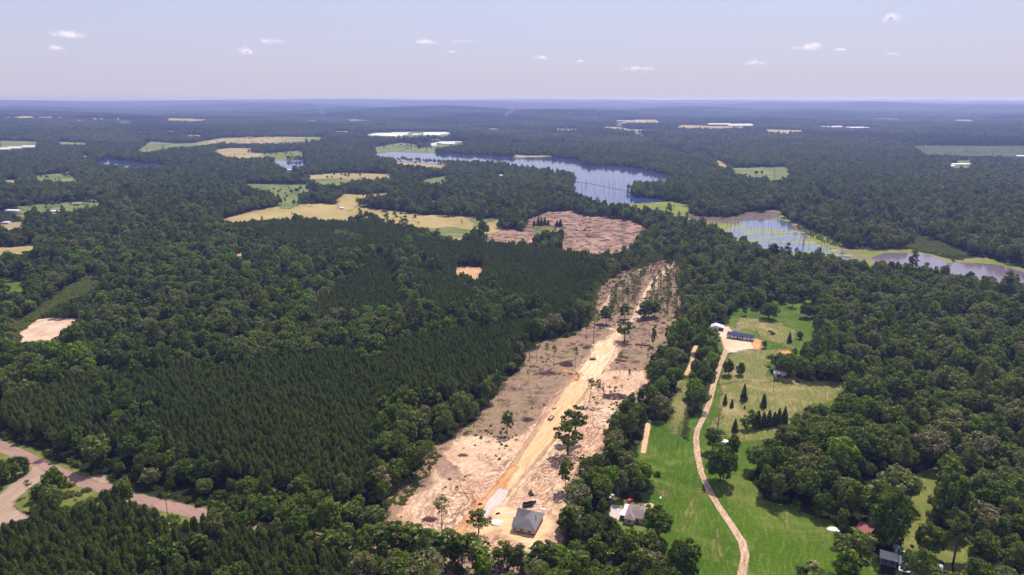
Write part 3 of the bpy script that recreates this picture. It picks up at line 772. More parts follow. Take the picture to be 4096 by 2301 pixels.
def crown_mesh(name, Vq, mat, extra=None, xmat=None):
    n = len(Vq) // 4
    q = np.arange(n * 4).reshape(-1, 4)
    if extra is None: return np_mesh(name, Vq, [q], [mat])
    ev = np.array(extra.v); fs = [q]
    groups = {}
    for f in extra.f: groups.setdefault(len(f), []).append(f)
    mi = [0] * n
    for k, g in groups.items():
        fs.append(np.array(g) + n * 4); mi += [1] * len(g)
    return np_mesh(name, np.concatenate([Vq, ev]), fs, [mat, xmat], mi)

KINDS = {}
def kind(name, gens, mat, bark):
    KINDS[name] = []
    for g in gens:
        Vq, mb = g
        KINDS[name].append(dict(crown=crown_mesh('crown', Vq, mat), trunk=mb.mesh('trunk', bark, True), both=crown_mesh(name, Vq, mat, mb, bark), h=float(Vq[:, 2].max()), r=float(np.percentile(np.hypot(Vq[:, 0], Vq[:, 1]), 97))))
kind('broadleaf_tree', [broadleaf(11 + k, h, rd, nl, 1900, .95, b) for k, (h, rd, nl, b) in enumerate([(16, 5.6, 28, .12), (17.5, 5.0, 24, .1), (15, 6.4, 34, .16), (19, 5.2, 26, .12), (13, 4.2, 18, .08), (16, 6.6, 26, .15), (17, 4.2, 22, .1), (12, 5.4, 24, .08)])], LEAF, BARK)
kind('pasture_oak', [broadleaf(41 + k, 13, 7.2, 40, 3000, .85, .08, .2, .34, .5, .85, -.7) for k in range(3)], LEAF, BARK)
kind('open_oak', [broadleaf(51 + k, 16, 5.6, 42, 2000, .68, .24, .12, .22, .3, 1.0, -.8) for k in range(4)], LEAF, BARK)
kind('slim_tree', [broadleaf(61 + k, 15, 2.5, 22, 1000, .72, .1, .28, .5, .3, .95, -.9) for k in range(4)], LEAF, BARK)
kind('full_tree', [broadleaf(161 + k, 14, 4.6 + .3 * k, 40, 2600, .8, .0, .2, .36, .45, .88, -.85) for k in range(4)], LEAF, BARK)
kind('plantation_pine', [plant_pine(71 + k, [14, 13.2, 14.6, 12.6, 14][k], [1.55, 1.8, 1.4, 1.9, 1.65][k]) for k in range(5)], NEED, PBARK)
kind('tall_pine', [tall_pine(81 + k, 19, 2.5 + .3 * (k % 3), 26 + 3 * k, 1150, .58 + .03 * (k % 3)) for k in range(6)], NEED, PBARK)
kind('big_pine', [tall_pine(91 + k, 22, 4.6, 44, 2600, .45, .6, .42) for k in range(2)], NEED, PBARK)
kind('cedar_tree', [conical(101 + k) for k in range(3)], CED, BARK)
kind('bush', [bush(111 + k) for k in range(3)], LEAF, BARK)

def lib(name, meshes):
    col = bpy.data.collections.new(name)
    for k, me in enumerate(meshes):
        o = bpy.data.objects.new('%s_source_%02d' % (name, k), me); col.objects.link(o)
    return col

def scatter(name, col, xyz, rz, scl, tone, idx, label, cat, tilt=None):
    """ONE object made of points that carry copies of the library meshes"""
    n = len(xyz)
    me = bpy.data.meshes.new(name)
    me.vertices.add(n); me.vertices.foreach_set('co', np.asarray(xyz, np.float32).ravel())
    def at(nm, typ, v, key='value'):
        a = me.attributes.new(nm, typ, 'POINT'); a.data.foreach_set(key, np.asarray(v).ravel())
    rot = np.zeros((n, 3), np.float32); rot[:, 2] = rz
    if tilt is not None: rot[:, :2] = tilt
    at('rot', 'FLOAT_VECTOR', rot, 'vector'); at('scl', 'FLOAT_VECTOR', np.asarray(scl, np.float32), 'vector')
    at('tone', 'FLOAT', np.asarray(tone, np.float32)); at('idx', 'INT', np.asarray(idx, np.int32))
    o = link(bpy.data.objects.new(name, me))
    ng = bpy.data.node_groups.new(name + '_nodes', 'GeometryNodeTree')
    ng.interface.new_socket('Geometry', in_out='INPUT', socket_type='NodeSocketGeometry')
    ng.interface.new_socket('Geometry', in_out='OUTPUT', socket_type='NodeSocketGeometry')
    N = ng.nodes; gi = N.new('NodeGroupInput'); go = N.new('NodeGroupOutput')
    ci = N.new('GeometryNodeCollectionInfo'); ci.inputs['Collection'].default_value = col
    ci.inputs['Separate Children'].default_value = True; ci.inputs['Reset Children'].default_value = True
    ip = N.new('GeometryNodeInstanceOnPoints'); ip.inputs['Pick Instance'].default_value = True
    def na(nm, typ):
        k = N.new('GeometryNodeInputNamedAttribute'); k.data_type = typ; k.inputs['Name'].default_value = nm; return k.outputs['Attribute']
    ng.links.new(gi.outputs[0], ip.inputs['Points']); ng.links.new(ci.outputs[0], ip.inputs['Instance'])
    ng.links.new(na('idx', 'INT'), ip.inputs['Instance Index'])
    ng.links.new(na('rot', 'FLOAT_VECTOR'), ip.inputs['Rotation'])
    ng.links.new(na('scl', 'FLOAT_VECTOR'), ip.inputs['Scale'])
    ng.links.new(ip.outputs[0], go.inputs[0])
    md = o.modifiers.new('scatter', 'NODES'); md.node_group = ng
    return tag(o, label, cat, kind='stuff')

# low detail versions for the distance
far_lib = lib('far_tree', [crown_mesh('far_tree', *broadleaf(200 + k, 15, 5.6, 12, 420, 1.35, .22)[:1], LEAF) for k in range(6)] +
              [crown_mesh('far_pine', conical(220 + k, 16, 3.2, 240, 1.0, .6)[0], LEAF) for k in range(2)])
def block(seed, n=24, size=44.0):
    r = np.random.default_rng(seed); out = []
    for k in range(n):
        Vq = broadleaf(seed * 31 + k % 6, 15, 5.8, 7, 90, 2.9, .15)[0] * np.array([1, 1, r.uniform(.8, 1.25)]) * r.uniform(.8, 1.25)
        out.append(Vq + np.array([r.uniform(-.5, .5) * size, r.uniform(-.5, .5) * size, 0]))
    return crown_mesh('wood_block', np.concatenate(out), LEAF)
block_lib = lib('wood_block', [block(300 + k) for k in range(5)])
near_lib = lib('forest_tree', [d['both'] for d in KINDS['broadleaf_tree']] + [d['both'] for d in KINDS['slim_tree']] + [d['both'] for d in KINDS['big_pine']])
pine_lib = lib('pine_row_tree', [d['both'] for d in KINDS['plantation_pine']])
bush_lib = lib('bush', [d['both'] for d in KINDS['bush']])

ROADW = G(PX('L -300,330 0,487 140,545 260,605 400,668 560,735 700,775 800,805 920,850 1150,915 1300,945 1500,990'))
def vnoise(x, y, s, seed=0):
    return (np.sin(x / s + seed) * np.cos(y / (s * 1.17) + seed * 2.1) + .6 * np.sin(x / (s * .43) + y / (s * .61) + seed * 3) + .4 * np.sin(x / (s * .21) - y / (s * .27) + seed)) / 2

def is_clear(x, y, h, rad=0):
    r = np.zeros(len(x), bool)
    far = np.hypot(x, y) > 900
    x = x + np.where(far, 9 * vnoise(x, y, 14, 3), 0); y = y + np.where(far, 14 * vnoise(x, y, 17, 6), 0)
    pts = [PROJ(x, y, hfun(x, y) + h * k) for k in (0.02, .3, .6, .9)]
    if rad: pts += [PROJ(x + s_ * rad * h / 15, y, hfun(x, y) + h * .5) for s_ in (-1, 1)]
    for poly in CLR:
        lo = poly.min(0) - 4; hi = poly.max(0) + 4
        for qx, qy in pts:
            m = (qx > lo[0]) & (qx < hi[0]) & (qy > lo[1]) & (qy < hi[1]) & ~r
            if m.any():
                ii = np.where(m)[0]
                r[ii[inside(poly, qx[ii], qy[ii])]] = True
    d = seg_dist(POWER, x, y)
    rd = seg_dist(ROADW, x, y)
    return r | (d < 15) | ((rd < 11) & (h > 4)) | (rd < 5)

def jgrid(y0, y1, sp, slope=.80, pad=60, jit=.42):
    gx, gy = np.meshgrid(np.arange(-slope * y1 - pad, slope * y1 + pad, sp), np.arange(y0, y1, sp * .92), indexing='ij')
    gx = gx + (np.arange(gx.shape[1]) % 2)[None, :] * sp / 2
    gx = gx + rng.uniform(-jit, jit, gx.shape) * sp; gy = gy + rng.uniform(-jit, jit, gy.shape) * sp
    x, y = gx.ravel(), gy.ravel()
    ok = (np.abs(x) < slope * y + pad)
    return x[ok], y[ok]

PINE1 = PX('F -60,1085 0,1010 150,960 350,940 480,905 640,862 750,802 860,702 930,662 1000,620 1060,607 1250,612 1400,628 1540,648 1530,690 1480,740 1440,790 1400,800 1310,840 1300,890 1240,940 1180,985 1100,985 1010,985 960,1000 985,1060 990,1150 950,1215 800,1225 600,1180 480,1140 300,1110 120,1080 0,1070')
BELT = [PX('F 480,905 640,850 760,805 850,800 960,775 1100,780 1230,765 1330,745 1400,775 1270,812 1100,832 900,868 700,902 560,925'), PX('F 1040,620 1060,740 1120,790 1060,800 1000,740 980,690 985,640'), PX('F 950,1010 1100,985 1160,990 1240,960 1240,1010 1150,1060 1060,1120 1020,1200 960,1250 900,1200 950,1120')]
PINE2 = PX('F -60,1350 100,1285 200,1275 300,1262 420,1295 640,1330 800,1375 900,1410 900,1500 -60,1500')
PINE3 = PX('F 520,560 600,560 760,552 880,560 960,560 1040,580 1000,620 900,640 760,600 640,590')
FARPINE = [PX('F 2190,330 2620,335 2620,366 2270,362'), PX('F 1670,340 1830,350 1800,370 1680,362'), PX('F 920,350 1010,352 1000,362 900,365')]

def split_types(x, y, h=10):
    qx, qy = PROJ(x, y, h + hfun(x, y))
    pine = inside(PINE1, qx, qy) | inside(PINE2, qx, qy) | inside(PINE3, qx, qy)
    for b_ in BELT: pine &= ~(inside(b_, qx, qy))
    n = vnoise(x, y, 38, 1.7)
    pine &= n < .62
    return pine, qx, qy

# broadleaf wood, near and middle distance
x, y = jgrid(150, 1500, 8.6)
hh = np.clip(rng.normal(.92, .2, len(x)), .5, 1.4) * (1 + .12 * vnoise(x, y, 90, 3))
pine, qx, qy = split_types(x, y)
keep = ~pine & ~is_clear(x, y, 15 * hh, 3.8)
x, y, hh, qx, qy = x[keep], y[keep], hh[keep], qx[keep], qy[keep]
tone = np.clip(rng.normal(.36, .17, len(x)) + .12 * vnoise(x, y, 60, 5), 0, .84)
tone = np.clip(tone + .22 * np.clip((qx / 4096 - .6) * 2.2, 0, 1) * rng.uniform(0, 1.6, len(x)), 0, .84)
grey_ = rng.uniform(0, 1, len(x)) < .06; tone[grey_] = rng.uniform(.72, .84, grey_.sum())
lime = rng.uniform(0, 1, len(x)) < .07 * np.where(vnoise(x, y, 45, 12) > .1, 2.2, .3)
tone[lime] = rng.uniform(.86, .97, lime.sum())
idx = rng.choice(14, len(x), p=[.1, .1, .1, .1, .09, .1, .1, .09, .04, .04, .03, .03, .04, .04])
BT = dict(x=x, y=y, s=hh, tone=tone, idx=idx, qx=qx, qy=qy, rz=rng.uniform(0, 6.28, len(x)))
# plantation pines
x, y = jgrid(150, 1500, 3.1, jit=.46)
pine, qx, qy = split_types(x, y)
hs = np.clip(rng.normal(.93, .08, len(x)), .7, 1.2) * (1 + .06 * vnoise(x, y, 45, 2))
keep = pine & ~is_clear(x, y, 14 * hs)
x, y, hs, qx, qy = x[keep], y[keep], hs[keep], qx[keep], qy[keep]
PT = dict(x=x, y=y, s=hs, tone=np.clip(rng.normal(.42, .2, len(x)) + .2 * vnoise(x, y, 50, 9), 0, 1), idx=rng.integers(0, 5, len(x)), qx=qx, qy=qy, rz=rng.uniform(0, 6.28, len(x)))
print('near trees', len(BT['x']), 'pines', len(PT['x']))

def tree(kindname, x, y, scale, rz, tone, label, group=None, var=0, cat='tree', width=None, name=None, z=None):
    k = KINDS[kindname][var % len(KINDS[kindname])]
    o = empty(name or kindname, (x, y, float(hfun(x, y)) if z is None else z), rz, label, cat, group)
    o.scale = (scale * (width or 1), scale * (width or 1), scale)
    c = link(bpy.data.objects.new('crown', k['crown']), o); c['tone'] = float(tone)
    link(bpy.data.objects.new('trunk', k['trunk']), o)
    return o

def pick_near(T, n, hgt):
    """the n that show largest inside the frame"""
    tx, ty = PROJ(T['x'], T['y'], hgt * T['s'] * .8)
    bx, by = PROJ(T['x'], T['y'], hgt * T['s'] * .5)
    ok = (tx > 10) & (tx < 4086) & (ty < 2290)
    size = T['s'] * (hgt + 0) / np.sqrt(T['x'] ** 2 + T['y'] ** 2 + H * H)
    size[~ok] = 0
    if 'rank' in T: size *= T['rank']
    return np.argsort(-size)[:n]

def tone_word(v):
    return 'dark green' if v < .25 else 'mid green' if v < .5 else 'grey-green' if v < .86 else 'bright lime green'

def where(qx, qy):
    X, Y = qx / 1.59, qy / 1.59
    if X < 330 and Y < 1300: return 'between the paved road and the gravel turnout' if Y > 1140 else 'in the wood above the paved road, left'
    if X < 620: return 'along the near side of the paved road' if Y > 1180 else 'in the wood on the far side of the paved road'
    if X < 960: return 'in the belt of wood left of the scraped clearing' if Y < 1330 else 'in the bottom thicket left of the clearing'
    if X < 1400: return 'in the thicket below the new house' if Y > 1270 else 'at the left edge of the clearing'
    if X < 1700: return 'in the wood between the clearing and the low house' if Y > 1050 else 'in the tree belt right of the clearing'
    if X < 1830: return 'in the tree row along the gravel drive' if Y < 1250 else 'at the bottom edge left of the gravel drive'
    if X < 2300: return 'in the wood behind the green pasture'
    return 'in the wood at the right edge'

sel = pick_near(BT, 235, 16)
names = ['broadleaf_tree'] * 8 + ['slim_tree'] * 4 + ['big_pine'] * 2
for q in sel:
    i_ = int(BT['idx'][q]); kn = names[i_]; var = i_ if i_ < 8 else (i_ - 8 if i_ < 12 else i_ - 12)
    wd = where(BT['qx'][q], BT['qy'][q])
    base = {'broadleaf_tree': 'round-crowned tree', 'slim_tree': 'narrow young tree', 'big_pine': 'open-crowned pine'}[kn]
    lab = '%s %s %s' % (tone_word(BT['tone'][q]), base, wd)
    tree(kn, BT['x'][q], BT['y'][q], BT['s'][q] * (1 if kn != 'big_pine' else .85), BT['rz'][q], BT['tone'][q], lab, lab.replace(' tree ', ' trees ', 1).replace('pine ', 'pines ', 1), var, 'tree', float(rng.uniform(.85, 1.2)))
rest = np.ones(len(BT['x']), bool); rest[sel] = False
def put(T, m, name, col, label, cat, zs=1.0):
    sc = T['s'][m]
    if zs == 'var': zs = rng.uniform(.78, 1.28, len(sc))
    scatter(name, col, np.stack([T['x'][m], T['y'][m], hfun(T['x'][m], T['y'][m])], 1), T['rz'][m], np.stack([sc, sc, sc * zs], 1), T['tone'][m], T['idx'][m], label, cat)
put(BT, rest, 'forest', near_lib, 'dense mixed broadleaf forest covering the near and middle distance', 'forest', 'var')
selp = pick_near(PT, 120, 14)
for q in selp:
    wd = 'in the young plantation at the lower left' if PT['qy'][q] > 1950 else 'in the plantation beside the paved road'
    lab = 'feathery dark young pine ' + wd
    tree('plantation_pine', PT['x'][q], PT['y'][q], PT['s'][q], PT['rz'][q], PT['tone'][q], lab, 'young pines ' + wd, int(PT['idx'][q]), 'pine tree')
rest = np.ones(len(PT['x']), bool); rest[selp] = False
put(PT, rest, 'pine_plantation', pine_lib, 'dense even-aged pine plantation covering the left and centre', 'plantation')

def in_poly_pts(spec, n):
    w_ = G(PX(spec)); lo, hi = w_.min(0), w_.max(0)
    out = np.zeros((0, 2))
    while len(out) < n:
        c = rng.uniform(lo, hi, (n * 3, 2)); out = np.concatenate([out, c[inside(w_, c[:, 0], c[:, 1])]])
    return out[:n]
# forest from 1500 m to 3000 m: lighter trees; beyond: blocks of wood
x, y = jgrid(1500, 3100, 10.0)
s = rng.uniform(.75, 1.3, len(x)) * (1 + .15 * vnoise(x, y, 140, 3))
qx, qy = PROJ(x, y, 10 + hfun(x, y))
fp = np.zeros(len(x), bool)
for b_ in FARPINE: fp |= inside(b_, qx, qy)
keep = ~is_clear(x, y, 15 * s)
x, y, s, fp = x[keep], y[keep], s[keep], fp[keep]
s[fp] = .8
tn = np.clip(rng.normal(.33, .2, len(x)) + .15 * vnoise(x, y, 200, 4), 0, .84); tn[fp] = .0; tn = tn + np.where(fp, 0, .25 * np.clip(x / 1500, 0, 1) * rng.uniform(0, 1, len(x)))
FT = dict(x=x, y=y, s=s, tone=tn, idx=np.where(fp, 7, rng.integers(0, 7, len(x))), rz=rng.uniform(0, 6.28, len(x)))
put(FT, np.ones(len(x), bool), 'forest', far_lib, 'broadleaf forest around the lake and the far fields', 'forest', 'var')
x, y = jgrid(3100, 11000, 47.0, jit=.25)
keep = ~is_clear(x, y, 15 + 0 * x)
for dx, dy in ((-20, 0), (20, 0), (0, -20), (0, 20)): keep &= ~is_clear(x + dx, y + dy, 14 + 0 * x)
x, y = x[keep], y[keep]
FB = dict(x=x, y=y, s=rng.uniform(.85, 1.15, len(x)), tone=np.clip(.32 + .4 * vnoise(x, y, 420, 6) + rng.normal(0, .12, len(x)), 0, .8), idx=rng.integers(0, 5, len(x)), rz=rng.uniform(0, 6.28, len(x)))
put(FB, np.ones(len(x), bool), 'far_forest', block_lib, 'unbroken forest fading into haze towards the horizon', 'forest', 1.15)
print('far', len(FT['x']), 'blocks', len(x))

hx = []
for sp_, n_ in (('F 345,380 440,364 560,350 815,346 700,362 500,368', 26), ('F 600,466 770,466 750,505 690,490', 9), ('F 780,442 985,439 860,460', 14), ('F 570,395 640,386 760,382 760,392', 12), ('F 640,540 960,530 1170,590 1040,564 870,550', 12), ('F 600,540 700,520 860,518 850,512 690,516 560,548', 14), ('F 940,372 1050,366 1090,385 950,386', 16), ('F 850,505 862,487 1000,484 900,500', 12), ('F 30,521 262,507 262,520 60,531', 22), ('F 75,443 200,448 190,456 85,452', 6), ('F 985,406 1120,416 1128,423 1000,413', 8)):
    hx.append(in_poly_pts(sp_, n_))
hx.append(in_poly_pts('F 2290,367 2620,369 2620,396 2420,393 2330,389', 500)); ny_ = 500
hx = np.concatenate(hx); n = len(hx)
HT = dict(x=hx[:, 0], y=hx[:, 1], s=rng.uniform(.35, .85, n), tone=rng.uniform(.1, .5, n), idx=rng.integers(0, 6, n), rz=rng.uniform(0, 6.28, n)); HT['s'][-ny_:] *= .45; HT['tone'][-ny_:] = .6
put(HT, np.ones(n, bool), 'field_trees', far_lib, 'scattered trees and hedges in the far fields', 'trees')
# undergrowth: bushes at wood edges, in the shrubland and in the clearings
P = [in_poly_pts('F 30,820 70,795 105,770 150,742 205,700 245,693 255,715 215,742 140,770 100,800 60,830 35,845', 1300)]
P.append(in_poly_pts('D 1780,1195 1850,1195 2000,1250 2180,1325 2140,1335 1990,1330 1800,1290 1650,1260', 900))
P.append(in_poly_pts('D 930,1080 1200,1090 1240,1180 1500,1270 1460,1300 1160,1260 1000,1190 900,1120', 700))
P.append(in_poly_pts('L 400,740 520,750 700,830 720,900 600,930 560,950 470,900', 26))
P.append(in_poly_pts('L 1210,1010 1330,1020 1290,1080', 14))
n1 = sum(map(len, P))
cl = in_poly_pts(clearing, 1500); ok_ = np.ones(len(cl), bool)
for ln_, w_ in (('M 1020,1130 1150,980 1230,800 1440,540 1600,300 1810,0 J 1870,1350 1960,1200 2070,1040', 13),): ok_ &= seg_dist(G(PX(ln_)), cl[:, 0], cl[:, 1]) > w_
cl = cl[ok_]; cl = cl[(vnoise(cl[:, 0], cl[:, 1], 22, 8) > .25)][:420]
P.append(cl)
P.append(in_poly_pts('M 300,1150 500,1215 900,1290 1200,1340 1580,1300 1590,1400 1200,1430 900,1400 500,1300 300,1220', 190))
P.append(in_poly_pts('M 400,900 450,800 560,700 700,520 760,560 620,760 480,930', 160))
P.append(in_poly_pts('B 1370,1085 1560,1015 1800,1035 2150,1065 2280,1130 2150,1285 1850,1290 1650,1270 1655,1200', 110))
p = np.concatenate(P); n = len(p)
sc = rng.uniform(.5, 1.4, n); sc[n1:] *= .5
PB = dict(x=p[:, 0], y=p[:, 1], s=sc, tone=np.clip(rng.normal(.8, .12, n), 0, .97), idx=rng.integers(0, 3, n), rz=rng.uniform(0, 6.28, n))
put(PB, np.ones(n, bool), 'undergrowth', bush_lib, 'low green brush in the gaps and wood edges', 'brush')
# bushes below the near forest edges give the wood a skirt
x, y = jgrid(150, 900, 9.0)
keep = ~is_clear(x, y, 4 + 0 * x)
nb = np.zeros(len(x), bool)
for dx, dy in ((-14, 0), (14, 0), (0, -14), (0, 14)): nb |= is_clear(x + dx, y + dy, 1 + 0 * x)
x, y = x[keep & nb], y[keep & nb]; n = len(x)
UB = dict(x=x, y=y, s=rng.uniform(.8, 2.0, n), tone=np.clip(rng.normal(.5, .2, n), 0, .95), idx=rng.integers(0, 3, n), rz=rng.uniform(0, 6.28, n))
put(UB, np.ones(n, bool), 'undergrowth', bush_lib, 'leafy brush skirting the edges of the near woods', 'brush')
# ------------------------------------------------------------------ single trees that stand apart
def lone(kn, tg, bx, by, ty, label, tone=.35, width=1.0, var=None, name=None, group=None, cat=None, rz=None):
    X, Y = g1(tg, bx, by)
    h = height_at(X, Y, px(tg, bx, ty)[1])
    v = random.randrange(8) if var is None else var
    ks = KINDS[kn]; k = ks[v % len(ks)]
    cat = cat or ('pine tree' if 'pine' in kn else 'cedar tree' if 'cedar' in kn else 'bush' if kn == 'bush' else 'tree')
    return tree(kn, X, Y, h / k['h'], random.uniform(0, 6.28) if rz is None else rz, tone, label, group, v, cat, width, name)

